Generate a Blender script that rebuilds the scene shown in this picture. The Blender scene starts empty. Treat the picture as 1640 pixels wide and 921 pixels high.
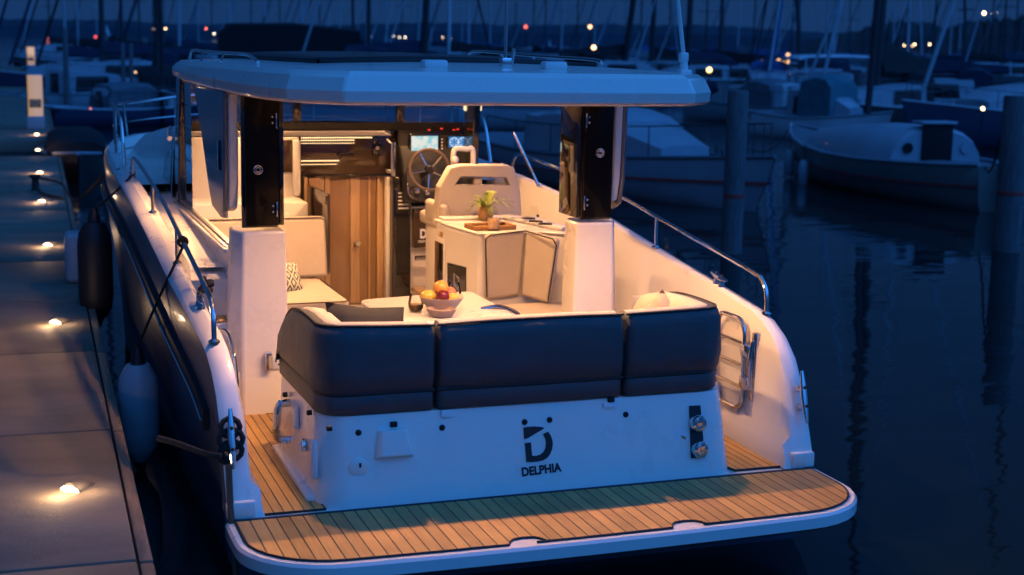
import bpy, bmesh, math, random
from mathutils import Vector, Matrix
random.seed(7)
sc = bpy.context.scene
C = sc.collection
R_ = math.radians

# ------------------------------------------------------------------ camera
F, CX, CY = 2309.4, 820.0, 460.5
def _hor(x): return 54.22 + 0.0192*(x-46.0)
_f = Vector((-16.5-CX, _hor(-16.5)-CY, F)).normalized()
_a = Vector((-CX, _hor(0)-CY, F)); _b = Vector((1640-CX, _hor(1640)-CY, F))
_u = _a.cross(_b).normalized()
if _u.y > 0: _u = -_u
_r = _f.cross(_u)
if _r.x < 0: _r = -_r
ROT = Matrix((_r, _f, _u))                 # image axes (right, down, ahead) -> place axes
CAM = Vector((-2.579, -6.766, 2.668))
def P(x, y, **k):
    """a point of the place, measured from the photograph on the plane X=, Y= or Z="""
    d = ROT @ Vector((x-CX, y-CY, F))
    (ax, v), = k.items(); i = 'XYZ'.index(ax)
    return CAM + d*((v-CAM[i])/d[i])

cam = bpy.data.cameras.new('camera'); co = bpy.data.objects.new('camera', cam); C.objects.link(co)
M3 = Matrix((ROT @ Vector((1,0,0)), ROT @ Vector((0,-1,0)), ROT @ Vector((0,0,-1)))).transposed()
co.matrix_world = Matrix.Translation(CAM) @ M3.to_4x4()
cam.sensor_width = 36; cam.lens = F*36/1640
cam.clip_start = .1; cam.clip_end = 9000
cam.dof.use_dof = True; cam.dof.focus_distance = 7.9; cam.dof.aperture_fstop = 2.2
sc.camera = co

# ------------------------------------------------------------------ materials
def pmat(name, col, rough=.4, metal=0., coat=0., var=0., vscale=4., bump=0., bscale=60., rvar=0., emit=None, estr=0., trans=0., ior=1.45, stretch=(1,1,1)):
    m = bpy.data.materials.new(name); m.use_nodes = True
    nt = m.node_tree; b = nt.nodes['Principled BSDF']
    b.inputs['Base Color'].default_value = (*col, 1); b.inputs['Roughness'].default_value = rough
    b.inputs['Metallic'].default_value = metal; b.inputs['Coat Weight'].default_value = coat
    b.inputs['Coat Roughness'].default_value = .06; b.inputs['IOR'].default_value = ior
    b.inputs['Transmission Weight'].default_value = trans
    if emit: b.inputs['Emission Color'].default_value = (*emit, 1); b.inputs['Emission Strength'].default_value = estr
    tc = nt.nodes.new('ShaderNodeTexCoord'); mp = nt.nodes.new('ShaderNodeMapping'); mp.inputs['Scale'].default_value = stretch
    nt.links.new(tc.outputs['Object'], mp.inputs['Vector'])
    if var or rvar:
        n = nt.nodes.new('ShaderNodeTexNoise'); n.inputs['Scale'].default_value = vscale; n.inputs['Detail'].default_value = 6
        n.inputs['Roughness'].default_value = .62
        nt.links.new(mp.outputs[0], n.inputs['Vector'])
        if var:
            mr = nt.nodes.new('ShaderNodeMapRange'); mr.inputs['From Min'].default_value = .28; mr.inputs['From Max'].default_value = .72
            mr.inputs['To Min'].default_value = 1-var; mr.inputs['To Max'].default_value = 1+var
            nt.links.new(n.outputs['Fac'], mr.inputs['Value'])
            mx = nt.nodes.new('ShaderNodeMix'); mx.data_type = 'RGBA'; mx.blend_type = 'MULTIPLY'; mx.inputs['Factor'].default_value = 1
            mx.inputs['A'].default_value = (*col, 1); nt.links.new(mr.outputs[0], mx.inputs['B']); nt.links.new(mx.outputs['Result'], b.inputs['Base Color'])
        if rvar:
            m2 = nt.nodes.new('ShaderNodeMapRange'); m2.inputs['From Min'].default_value = .3; m2.inputs['From Max'].default_value = .7
            m2.inputs['To Min'].default_value = max(.02, rough-rvar); m2.inputs['To Max'].default_value = rough+rvar
            nt.links.new(n.outputs['Fac'], m2.inputs['Value']); nt.links.new(m2.outputs[0], b.inputs['Roughness'])
    if bump:
        n2 = nt.nodes.new('ShaderNodeTexNoise'); n2.inputs['Scale'].default_value = bscale; n2.inputs['Detail'].default_value = 4
        nt.links.new(mp.outputs[0], n2.inputs['Vector'])
        bp = nt.nodes.new('ShaderNodeBump'); bp.inputs['Strength'].default_value = bump; bp.inputs['Distance'].default_value = .01
        nt.links.new(n2.outputs['Fac'], bp.inputs['Height']); nt.links.new(bp.outputs[0], b.inputs['Normal'])
    return m

def teak_mat(name, w, seam, col=(.43,.245,.072), off=0.):
    m = pmat(name, col, .55); nt = m.node_tree; b = nt.nodes['Principled BSDF']; L = nt.links.new; N = nt.nodes.new
    tc = N('ShaderNodeTexCoord'); sx = N('ShaderNodeSeparateXYZ'); L(tc.outputs['Object'], sx.inputs[0])
    dv = N('ShaderNodeMath'); dv.operation = 'MULTIPLY_ADD'; dv.inputs[1].default_value = 1/w; dv.inputs[2].default_value = 100.5+off; L(sx.outputs['X'], dv.inputs[0])
    fr = N('ShaderNodeMath'); fr.operation = 'FRACT'; L(dv.outputs[0], fr.inputs[0])
    fl = N('ShaderNodeMath'); fl.operation = 'FLOOR'; L(dv.outputs[0], fl.inputs[0])
    lt = N('ShaderNodeMath'); lt.operation = 'LESS_THAN'; lt.inputs[1].default_value = seam/w; L(fr.outputs[0], lt.inputs[0])
    wn = N('ShaderNodeTexWhiteNoise'); wn.noise_dimensions = '1D'; L(fl.outputs[0], wn.inputs['W'])
    mp = N('ShaderNodeMapping'); mp.inputs['Scale'].default_value = (90, 3.5, 30); L(tc.outputs['Object'], mp.inputs[0])
    cb = N('ShaderNodeCombineXYZ'); L(wn.outputs['Value'], cb.inputs['Y'])
    ad = N('ShaderNodeVectorMath'); ad.operation = 'MULTIPLY_ADD'; ad.inputs[1].default_value = (0, 40, 0); L(cb.outputs[0], ad.inputs[0]); L(mp.outputs[0], ad.inputs[2])
    nz = N('ShaderNodeTexNoise'); nz.inputs['Scale'].default_value = 1; nz.inputs['Detail'].default_value = 5; L(ad.outputs[0], nz.inputs['Vector'])
    blot = N('ShaderNodeTexNoise'); blot.inputs['Scale'].default_value = 5; blot.inputs['Detail'].default_value = 3; L(tc.outputs['Object'], blot.inputs['Vector'])
    s1 = N('ShaderNodeMath'); s1.operation = 'MULTIPLY_ADD'; s1.inputs[1].default_value = .7; s1.inputs[2].default_value = .20; L(nz.outputs['Fac'], s1.inputs[0])
    s2 = N('ShaderNodeMath'); s2.operation = 'MULTIPLY_ADD'; s2.inputs[1].default_value = .42; L(wn.outputs['Value'], s2.inputs[0]); L(s1.outputs[0], s2.inputs[2])
    s3 = N('ShaderNodeMath'); s3.operation = 'MULTIPLY_ADD'; s3.inputs[1].default_value = .62; L(blot.outputs['Fac'], s3.inputs[0]); L(s2.outputs[0], s3.inputs[2])
    mx = N('ShaderNodeMix'); mx.data_type = 'RGBA'; mx.blend_type = 'MULTIPLY'; mx.inputs['Factor'].default_value = 1; mx.inputs['A'].default_value = (*col, 1); L(s3.outputs[0], mx.inputs['B'])
    m3 = N('ShaderNodeMix'); m3.data_type = 'RGBA'; m3.inputs['B'].default_value = (.008,.007,.006,1); L(lt.outputs[0], m3.inputs['Factor']); L(mx.outputs['Result'], m3.inputs['A'])
    L(m3.outputs['Result'], b.inputs['Base Color'])
    bp = N('ShaderNodeBump'); bp.inputs['Strength'].default_value = .4; bp.inputs['Distance'].default_value = .003; bp.invert = True
    L(lt.outputs[0], bp.inputs['Height']); L(bp.outputs[0], b.inputs['Normal'])
    return m

def glass_mat(name, tint=(1,1,1), refl=1.0):
    m = bpy.data.materials.new(name); m.use_nodes = True; nt = m.node_tree; nt.nodes.clear()
    o = nt.nodes.new('ShaderNodeOutputMaterial'); t = nt.nodes.new('ShaderNodeBsdfTransparent'); t.inputs[0].default_value = (*tint, 1)
    g = nt.nodes.new('ShaderNodeBsdfGlossy'); g.inputs['Roughness'].default_value = .02; fr = nt.nodes.new('ShaderNodeFresnel'); fr.inputs[0].default_value = 1.45
    mx = nt.nodes.new('ShaderNodeMixShader')
    nt.links.new(fr.outputs[0], mx.inputs[0]); nt.links.new(t.outputs[0], mx.inputs[1]); nt.links.new(g.outputs[0], mx.inputs[2]); nt.links.new(mx.outputs[0], o.inputs[0])
    return m

def emat(name, col, s):
    m = bpy.data.materials.new(name); m.use_nodes = True; nt = m.node_tree; nt.nodes.clear()
    o = nt.nodes.new('ShaderNodeOutputMaterial'); e = nt.nodes.new('ShaderNodeEmission'); e.inputs[0].default_value = (*col, 1); e.inputs[1].default_value = s
    nt.links.new(e.outputs[0], o.inputs[0]); return m

GEL = pmat('white_gelcoat', (.80,.765,.70), .30, coat=.55, var=.03, vscale=2.5, rvar=.06)
GELSHADE = pmat('shaded_gelcoat', (.10,.115,.145), .22, coat=.5, rvar=.05, vscale=3)  # gelcoat darkened: shade on the roof brackets' outer side put into its colour
GELIN = pmat('cream_moulding', (.74,.71,.66), .35, coat=.15, var=.03, vscale=3)
NAVY = pmat('navy_gelcoat', (.050,.070,.115), .34, coat=.2, rvar=.05, vscale=3)
BLKGLOSS = pmat('black_gloss', (.006,.006,.007), .05, coat=.5)
DOORBLK = pmat('black_door_glass', (.004,.004,.005), .18); DOORBLK.node_tree.nodes['Principled BSDF'].inputs['Specular IOR Level'].default_value = .12
BLKMAT = pmat('black_rubber', (.006,.006,.007), .55, bump=.1)
GRAPH = pmat('graphite_upholstery', (.050,.060,.066), .62, var=.14, vscale=7, bump=.6, bscale=11, rvar=.06)
CREAM = pmat('cream_upholstery', (.46,.40,.34), .6, var=.05, vscale=9, bump=.22, bscale=160)
PIPE = pmat('dark_piping', (.012,.012,.014), .6)
STEEL = pmat('polished_steel', (.72,.72,.72), .10, metal=1, rvar=.04, vscale=20)
TEAK = teak_mat('teak_planks', .064, .0065)
TEAKW = teak_mat('teak_walkway_planks', .05, .006)
WOOD = pmat('walnut_veneer', (.25,.145,.066), .32, coat=.4, var=.14, vscale=2, stretch=(14,14,.6))
WOODL = pmat('oak_trim', (.42,.27,.14), .4, coat=.3, var=.25, vscale=2, stretch=(14,14,.6))
SMOKE = pmat('smoked_acrylic', (.035,.020,.012), .12, coat=.6)
GLASS = glass_mat('window_glass', (.80,.86,.90))
CLEAR = glass_mat('clear_glass', (.96,.96,.95))
WHITEP = pmat('white_plastic', (.75,.75,.74), .4)
CHARC = pmat('charcoal_print', (.013,.014,.017), .6)
CONC = pmat('dock_concrete', (.150,.125,.092), .75, var=.48, vscale=1.1, stretch=(.8,1.6,1), bump=.35, bscale=90, rvar=.12)
EDGEM = pmat('dock_edge_timber', (.17,.12,.08), .7, var=.3, vscale=6, stretch=(8,1,8), bump=.2)
ALU = pmat('brushed_aluminium', (.5,.5,.5), .35, metal=1)
ROPE = pmat('dark_rope', (.018,.016,.015), .9, bump=.8, bscale=220)
ROPEB = pmat('brown_rope', (.13,.085,.05), .9, bump=.8, bscale=220)

# ------------------------------------------------------------------ mesh helpers
class MB:
    def __init__(s): s.bm = bmesh.new()
    def box(s, x0,x1,y0,y1,z0,z1, rot=None, bev=0, seg=2):
        t = bmesh.new(); bmesh.ops.create_cube(t, size=1)
        bmesh.ops.scale(t, vec=(abs(x1-x0),abs(y1-y0),abs(z1-z0)), verts=t.verts)
        if bev: bmesh.ops.bevel(t, geom=t.edges[:], offset=bev, segments=seg, profile=.5, affect='EDGES')
        if rot: bmesh.ops.rotate(t, cent=(0,0,0), matrix=rot, verts=t.verts)
        bmesh.ops.translate(t, vec=((x0+x1)/2,(y0+y1)/2,(z0+z1)/2), verts=t.verts)
        return s.add(t)
    def add(s, t):
        me = bpy.data.meshes.new('t'); t.to_mesh(me); t.free(); s.bm.from_mesh(me); bpy.data.meshes.remove(me); return s
    def loft(s, rings, closed=True, cap=True):
        rows = [[s.bm.verts.new(p) for p in r] for r in rings]
        n = len(rows[0])
        for a, b in zip(rows, rows[1:]):
            for i in range(n if closed else n-1):
                j = (i+1) % n
                vs = [a[i], a[j], b[j], b[i]]
                try: s.bm.faces.new(vs)
                except ValueError: pass
        if cap and closed:
            for r in (rows[0][::-1], rows[-1]):
                try: s.bm.faces.new(r)
                except ValueError: pass
        return s
    def tube(s, pts, r, n=10, cap=True, taper=None):
        pts = [Vector(p) for p in pts]; rings = []; prev = None
        for i, p in enumerate(pts):
            d = (pts[min(i+1,len(pts)-1)]-pts[max(i-1,0)]).normalized()
            if prev is None:
                up = Vector((0,0,1)) if abs(d.z) < .9 else Vector((1,0,0)); u = d.cross(up).normalized()
            else: u = (prev - d*prev.dot(d)).normalized()
            prev = u; w = d.cross(u)
            rr = r if taper is None else r*taper[i]
            rings.append([p + (u*math.cos(2*math.pi*k/n)+w*math.sin(2*math.pi*k/n))*rr for k in range(n)])
        return s.loft(rings, True, cap)
    def lathe(s, prof, n=20, c=(0,0,0), axis='Z', sx=1, sy=1):
        rings = []
        for r, z in prof:
            ring = []
            for k in range(n):
                a = 2*math.pi*k/n; v = Vector((r*sx*math.cos(a), r*sy*math.sin(a), z))
                if axis == 'Y': v = Vector((v.x, v.z, v.y))
                if axis == 'X': v = Vector((v.z, v.x, v.y))
                ring.append(v+Vector(c))
            rings.append(ring)
        return s.loft(rings, True, True)
    def prism(s, poly, depth):
        """poly: 3D outline; depth: vector"""
        d = Vector(depth); a = [Vector(p) for p in poly]
        return s.loft([a, [p+d for p in a]], True, True)
    def sheet(s, rows): return s.loft(rows, False, False)
    def poly(s, pts): s.bm.faces.new([s.bm.verts.new(p) for p in pts]); return s
    def sphere(s, c, r, sc_=(1,1,1), u=16, v=10):
        t = bmesh.new(); bmesh.ops.create_uvsphere(t, u_segments=u, v_segments=v, radius=r)
        bmesh.ops.scale(t, vec=sc_, verts=t.verts); bmesh.ops.translate(t, vec=c, verts=t.verts); return s.add(t)
    def put(s, name, mat, parent=None, bevel=0, seg=2, ang=35, sub=0, smooth=True, loc=None, rz=0, rot=None):
        bm = s.bm
        bmesh.ops.remove_doubles(bm, verts=bm.verts, dist=1e-5)
        bmesh.ops.recalc_face_normals(bm, faces=bm.faces)
        me = bpy.data.meshes.new(name); bm.to_mesh(me); bm.free()
        me.materials.append(mat)
        if smooth:
            me.polygons.foreach_set('use_smooth', [True]*len(me.polygons))
            if not sub: me.set_sharp_from_angle(angle=R_(ang))
        o = bpy.data.objects.new(name, me); C.objects.link(o)
        if parent: o.parent = parent
        if loc is not None: o.location = loc
        if rz: o.rotation_euler = (0,0,rz)
        if rot: o.rotation_euler = rot
        if bevel:
            b = o.modifiers.new('bevel','BEVEL'); b.width = bevel; b.segments = seg; b.limit_method = 'ANGLE'; b.angle_limit = R_(35); b.harden_normals = False
        if sub:
            d = o.modifiers.new('subdivision','SUBSURF'); d.levels = sub; d.render_levels = sub
        return o

def thing(name, label, cat, loc=(0,0,0), rz=0, group=None):
    o = bpy.data.objects.new(name, None); C.objects.link(o); o.location = loc; o.rotation_euler = (0,0,rz)
    o['label'] = label; o['category'] = cat
    if group: o['group'] = group
    return o
def tag(o, label, cat, group=None):
    o['label'] = label; o['category'] = cat
    if group: o['group'] = group
    return o
def arc(c, r, a0, a1, n, plane='XY'):
    out = []
    for i in range(n+1):
        a = R_(a0+(a1-a0)*i/n); u, v = r*math.cos(a), r*math.sin(a)
        c3 = Vector(c); out.append(c3+{'XY':Vector((u,v,0)),'XZ':Vector((u,0,v)),'YZ':Vector((0,u,v))}[plane])
    return out
def smoothpath(pts, n=6):
    pts = [Vector(p) for p in pts]; q = [pts[0]*2-pts[1]]+pts+[pts[-1]*2-pts[-2]]; out = []
    for i in range(1, len(q)-2):
        for k in range(n):
            t = k/n; a,b,c,d = q[i-1],q[i],q[i+1],q[i+2]
            out.append(.5*((2*b)+(c-a)*t+(2*a-5*b+4*c-d)*t*t+(3*b-a-3*c+d)*t**3))
    out.append(pts[-1]); return out
def rr(x0,x1,y0,y1,r,n=5):
    o = []
    for cx,cy,a in ((x1-r,y1-r,0),(x0+r,y1-r,90),(x0+r,y0+r,180),(x1-r,y0+r,270)):
        for k in range(n+1):
            t = R_(a+90*k/n); o.append((cx+r*math.cos(t), cy+r*math.sin(t)))
    return o
def lerp_tab(tab, y):
    if y <= tab[0][0]: return tab[0][1]
    for (a,va),(b,vb) in zip(tab, tab[1:]):
        if y <= b:
            t = (y-a)/(b-a); return va+(vb-va)*t
    return tab[-1][1]

# ================================================================== THE CRUISER
boat = thing('motor_cruiser', 'brightly lit navy and white motor cruiser moored stern-on beside the dock', 'motor boat')
def bp(m, name, mat, parent=None, **k): return m.put(name, mat, parent or boat, **k)

SHE = [(-.12,.40),(-.10,.47),(-.06,.57),(0,.70),(.06,.83),(.14,.95),(.25,1.04),(.38,1.10),(.52,1.135),(1,1.19),(1.65,1.255),(2.2,1.32),(2.9,1.40),(3.8,1.475),(4.7,1.53),(6,1.58),(7,1.61),(8,1.63),(8.8,1.64),(9.25,1.64),(9.45,1.64)]
XO = [(-.12,1.60),(.5,1.625),(1.6,1.65),(3,1.67),(5,1.675),(6.2,1.66),(7.2,1.61),(7.9,1.50),(8.5,1.25),(8.95,.90),(9.25,.50),(9.42,.12),(9.45,.0)]
sheer = lambda y: lerp_tab(SHE, y)
xo = lambda y: lerp_tab(XO, y)
ST = [-.12,-.10,-.06,0,.06,.14,.25,.38,.52,.75,1,1.3,1.65,2.2,2.9,3.8,4.7,5.4,6.0,6.6,7.2,7.6,7.9,8.2,8.5,8.75,8.95,9.1,9.25,9.35,9.45]
def hull_ring(y, s):
    X, z = xo(y), sheer(y)
    zr = max(min(z-.30, z*.8), .2)
    flare = 1-.06-.10*max(0,(y-6)/3.4)
    return [Vector((s*X, y, z)), Vector((s*X*1.006, y, z*.75+zr*.25)), Vector((s*X*.998, y, zr)), Vector((s*X*.985, y, zr*.75)),
            Vector((s*X*(flare+.015), y, zr*.35)), Vector((s*X*flare, y, .02)), Vector((s*X*flare*.9, y-.0, -.25)), Vector((s*X*.45, y, -.45)), Vector((0, y, -.5))]
m = MB()
for s in (-1,1): m.sheet([hull_ring(y,s) for y in ST])
a = hull_ring(-.12,-1); b = hull_ring(-.12,1)
m.poly(a+b[::-1][1:])
hull = bp(m, 'hull', NAVY, ang=50)
for s in (-1,1):
    m = MB(); pts = []
    for y in [.33,.6,1,1.6,2.2,2.9,3.8,4.7,6,7,7.9,8.5,8.95,9.25,9.42]:
        r = hull_ring(y,s); pts.append(r[2]+Vector((s*.004,0,0)))
    m.loft([[p+Vector((0,0,.055)), p+Vector((s*.028,0,.05)), p+Vector((s*.034,0,0)), p+Vector((s*.028,0,-.05)), p+Vector((0,0,-.055))] for p in pts])
    bp(m, 'rub_rail', BLKMAT, hull)
    m = MB(); m.tube([p+Vector((s*.036,0,0)) for p in smoothpath(pts[:],4)], .009, 6); bp(m, 'rub_strip', STEEL, hull)

# bulwarks: cap and inner wall, port deep to the steps, starboard deep to the helm door
def bul_ring(y, s, zf):
    X, z = xo(y), sheer(y)
    t = min(1, max(0,(z-.5)/.5)); wi = .105
    zi = z+.045*t
    yo = .03*(1-t)
    x3 = X-wi-.012-.02*t
    zl = min(max(zf+.17, zf), zi-.02)
    return [Vector((s*X, y, z+.001)), Vector((s*(X-.018), y, z+.022*t+.004)), Vector((s*(X-wi+.03), y, zi)), Vector((s*(X-wi), y, zi-.012)),
            Vector((s*x3, y, zl*.3+zi*.7)), Vector((s*(x3-.012), y, zl)), Vector((s*(x3-.05), y, min(zl,zf+.12))), Vector((s*(x3-.062), y, zf))]
for s, yend in ((-1,2.25),(1,5.6)):
    m = MB(); ys = [y for y in ST if y <= 5.6]
    rows = []
    for y in ys:
        zf = .4
        if s < 0 and y > 2.0: zf = sheer(y)-.16
        rows.append(bul_ring(y, s, min(zf, sheer(y)-.02) if y > -.05 else .40))
    m.sheet(rows); bp(m, 'bulwark', GEL, ang=40)
    m = MB(); m.box(s*1.465, s*1.605, -.125, .02, .40, .485, bev=.012); bp(m, 'bulwark_foot', GEL)
# toe rail round the bow
m = MB()
for s in (-1,1):
    rows = []
    for y in [y for y in ST if y >= 5.4]:
        X, z = xo(y), sheer(y); wi = min(.1, X)
        rows.append([Vector((s*X,y,z)), Vector((s*max(X-.03,0),y,z+.04)), Vector((s*max(X-wi,0),y,z+.04)), Vector((s*max(X-wi-.01,0),y,z-.06))])
    m.sheet(rows)
bp(m, 'toe_rail', GEL)
# decks
m = MB()
m.box(-1.5,1.5,-.10,1.9,.36,.392)
m.box(-1.2,1.5,1.9,5.6,.40,.45)
bp(m, 'cockpit_sole', GEL)
m = MB(); rows = []
for y in [2.25,2.9,3.8,4.7,5.4]:
    rows.append([Vector((-xo(y)+.13, y, sheer(y)-.155)), Vector((-1.19, y, sheer(y)-.15))])
m.sheet(rows)
rows = []
for y in [5.2,6,6.6,7.2,7.9,8.5,8.95,9.3]:
    X = max(xo(y)-.1,.05); rows.append([Vector((-X,y,sheer(y)-.07)), Vector((0,y,sheer(y)-.03)), Vector((X,y,sheer(y)-.07))])
m.sheet(rows)
m.prism([(-1.53,2.25,.39),(-1.19,2.25,.39),(-1.19,2.25,sheer(2.25)-.152),(-1.53,2.25,sheer(2.25)-.158)], (0,.03,0))
bp(m, 'side_deck', GEL)
m = MB(); m.box(-1.47,-1.19,1.98,2.247,.39,.945, bev=.02); m.box(-1.47,-1.24,1.74,1.98,.39,.69, bev=.02); bp(m, 'boarding_step', GEL)
m = MB(); m.box(-1.44,-1.23,2.0,2.2,.946,.953, bev=.003); m.box(-1.44,-1.26,1.77,1.95,.691,.698, bev=.003); bp(m, 'step_tread', TEAKW)
# deck hatch line and locker
m = MB()
m.box(-1.40,-1.22,2.4,2.9,sheer(2.6)-.142,sheer(2.6)-.135, bev=.003); bp(m, 'deck_hatch', GEL)

# swim platform
def plat_outline(inset, z):
    o = []
    hw = 1.615-inset; ya = -.13; yb = -.84+inset; r = .46-inset
    o.append((-hw, ya, z))
    for k in range(9):
        t = R_(180+90*k/8); o.append((-hw+r+r*math.cos(t), yb+r*.92+r*.92*math.sin(t)-0, z))
    for k in range(1,8):
        u = -1+2*k/8; o.append((u*(hw-r), yb-.025*(1-u*u), z))
    for k in range(9):
        t = R_(270+90*k/8); o.append((hw-r+r*math.cos(t), yb+r*.92+r*.92*math.sin(t), z))
    o.append((hw, ya, z)); return [Vector(p) for p in o]
m = MB(); m.loft([plat_outline(.10,.295), plat_outline(.03,.305), plat_outline(.0,.325), plat_outline(.0,.378), plat_outline(.012,.392)])
plat = bp(m, 'swim_platform', GEL, ang=30)
def notch(poly, xc, w=.075, d=.075):
    out = []; n = len(poly)
    for i in range(n-1):
        a, b = poly[i], poly[i+1]; out.append(a)
        if a.x < xc <= b.x and a.y < -.6:
            t = (xc-a.x)/(b.x-a.x); y = a.y+(b.y-a.y)*t
            out.append(Vector((xc-w-.02,y,a.z))); 
            for k in range(5):
                q = R_(180-180*k/4); out.append(Vector((xc+w*math.cos(q), y+d*(.55+.45*math.sin(q)), a.z)))
            out.append(Vector((xc+w+.02,y,a.z)))
    out.append(poly[-1]); return out
m = MB(); o = plat_outline(.045,.397); o[0].y = o[-1].y = -.145
o = notch(notch(o,-.33),.50)
m.prism([p-Vector((0,0,.003)) for p in o], (0,0,.006)); bp(m, 'teak_decking', TEAK, plat, smooth=False)
m = MB(); m.tube([p+Vector((0,0,.001)) for p in o]+[o[0]+Vector((0,0,.001))], .006, 6, False); bp(m, 'decking_border', CHARC, plat)

# teak walkways beside the settee
for s in (-1,1):
    m = MB()
    if s < 0: poly = [(-1.45,-.085),(-1.12,-.085),(-1.155,1.0),(-1.03,1.05),(-1.03,1.79),(-1.29,1.86),(-1.45,1.86)]
    else: poly = [(1.45,-.065),(1.145,-.065),(1.13,.0),(1.115,1.0),(1.03,1.05),(1.03,1.79),(1.29,1.86),(1.445,1.2)]
    m.prism([(x,y,.393) for x,y in poly], (0,0,.010)); w = bp(m, 'side_walkway', TEAKW, smooth=False)
    m = MB(); pp = [(x,y,.401) for x,y in poly]; m.tube(pp+[pp[0]], .006, 6, False); bp(m, 'walkway_border', CHARC, w)

# transom moulding (the white box under the settee)
def tr_out(z, t):
    # rounded U plan, leaning forward as it rises
    x1 = 1.145-.02*t-.0*z; y0 = -.10+.10*t; r = .16
    o = [Vector((-x1,1.02,z))]
    for k in range(9):
        a = R_(180+90*k/8); o.append(Vector((-x1+r+r*math.cos(a), y0+r+r*math.sin(a), z)))
    for k in range(9):
        a = R_(270+90*k/8); o.append(Vector((x1-r+r*math.cos(a), y0+r+r*math.sin(a), z)))
    o.append(Vector((x1,1.02,z))); return o
m = MB(); m.loft([tr_out(.39,-.02), tr_out(.5,.25), tr_out(.65,.6), tr_out(.80,.97), tr_out(.835,1.08)])
m.box(-1.0,1.0,.55,1.5,.45,.80)
transom = bp(m, 'transom', GEL, ang=40)
for s in (-1,1): bp(MB().box(s*1.10, s*1.185, .05 if s<0 else .3, 1.03, .392, .43, bev=.015), 'plinth', GEL, transom)
TN = Vector((0,.10,-0.42)); TN = Vector((0,-.42,.10)).normalized()   # outward normal of the transom face
T0 = Vector((0,-.10,.39))
def T(x, y, off=.004):
    d = ROT @ Vector((x-CX, y-CY, F)); t = (T0-CAM).dot(TN)/d.dot(TN)
    return CAM + d*t + TN*off
def tprism(px, name, mat, th=.004, off=.002, parent=transom, **k):
    m = MB(); m.prism([T(x,y,off) for x,y in px], TN*th); return bp(m, name, mat, parent, **k)
# emblem: upper wedge and open bowl of the D
Q = lambda L: [(820+x*.2073, 640+y*.2073) for x,y in L]
tprism(Q([(86,216),(120,210),(165,207),(205,209),(232,213),(249,219),(225,236),(190,256),(150,280),(120,298),(92,306)]), 'emblem', CHARC, smooth=False)
tprism(Q([(97,336),(143,330),(154,433),(185,434),(215,425),(240,405),(256,375),(260,335),(255,302),(236,266),(276,247),(296,275),(309,310),(313,345),(307,385),(293,420),(270,450),(240,468),(200,478),(150,482),(110,482)]), 'emblem', CHARC, smooth=False)
def text_mesh(txt, p0, p1, height, nrm, name, mat, parent, th=.003, bold=.02):
    cu = bpy.data.curves.new('lettering','FONT'); cu.body = txt; cu.size = 1; cu.offset = bold; cu.extrude = 0; cu.space_character = 1.02
    tmp = bpy.data.objects.new('lettering_source', cu); C.objects.link(tmp)
    dg = bpy.context.evaluated_depsgraph_get(); dg.update()
    me = bpy.data.meshes.new_from_object(tmp.evaluated_get(dg)); bpy.data.objects.remove(tmp); bpy.data.curves.remove(cu)
    xs = [v.co.x for v in me.vertices]; ys = [v.co.y for v in me.vertices]
    ux = (p1-p0); w = ux.length; ux.normalize(); n = nrm.normalized(); uy = n.cross(ux)
    sx = w/(max(xs)-min(xs)); sy = height/(max(ys)-min(ys))
    for v in me.vertices: v.co = p0 + ux*((v.co.x-min(xs))*sx) + uy*((v.co.y-min(ys))*sy) + n*th
    me.materials.clear(); me.materials.append(mat)
    o = bpy.data.objects.new(name, me); C.objects.link(o); o.parent = parent; return o
text_mesh('DELPHIA', T(836,763.5), T(899.5,755), .047, TN, 'lettering', CHARC, transom, th=.0, bold=.045)
for x,y in ((574,693),(708,685),(840,676),(880,672.5),(1002,664)):
    m = MB(); c = T(x,y,0)
    m.lathe([(.0,.012),(.010,.012),(.016,.004),(.016,-.004)], 12, (0,0,0), 'Y')
    bmesh.ops.scale(m.bm, vec=(1,-1,1), verts=m.bm.verts); bmesh.ops.translate(m.bm, vec=c, verts=m.bm.verts); bp(m, 'stud', BLKMAT, transom)
for x,y in ((630,679.5),(978,640)):
    m = MB(); c = T(x,y,0); m.box(c.x-.018,c.x+.018,c.y-.016,c.y+.02,c.z-.012,c.z+.014, bev=.004); bp(m, 'strap_clip', BLKMAT, transom)
tprism([(706,657),(725,656),(725,668),(706,668)], 'latch_plate', WHITEP, .012)
tprism([(965,646),(988,644),(988,652),(965,653)], 'latch_plate', WHITEP, .012)
m = MB()   # shower hatch: raised trapezoid
top = [T(x,y,.045) for x,y in ((609,691),(646,687),(658,728),(608,732))]; bot = [T(x,y,0) for x,y in ((604,690),(648,685),(662,731),(598,736))]
m.loft([bot, [p*.5+q*.5+TN*.008 for p,q in zip(top,bot)], top]); bp(m, 'shower_hatch', GEL, transom, bevel=.006)
m = MB(); c = T(574,750,0)
for k in range(1): m.lathe([(.052,-.004),(.052,.006),(.046,.010),(.0,.010)], 24, (0,0,0), 'Y')
bmesh.ops.scale(m.bm, vec=(1,-1,1), verts=m.bm.verts); bmesh.ops.translate(m.bm, vec=c, verts=m.bm.verts); bp(m, 'filler_cap', GEL, transom)
m = MB(); c = T(576,745,.013); m.box(c.x-.006,c.x+.006,c.y-.003,c.y+.003,c.z-.012,c.z+.012, bev=.002); bp(m, 'cap_slot', CHARC, transom)
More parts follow.
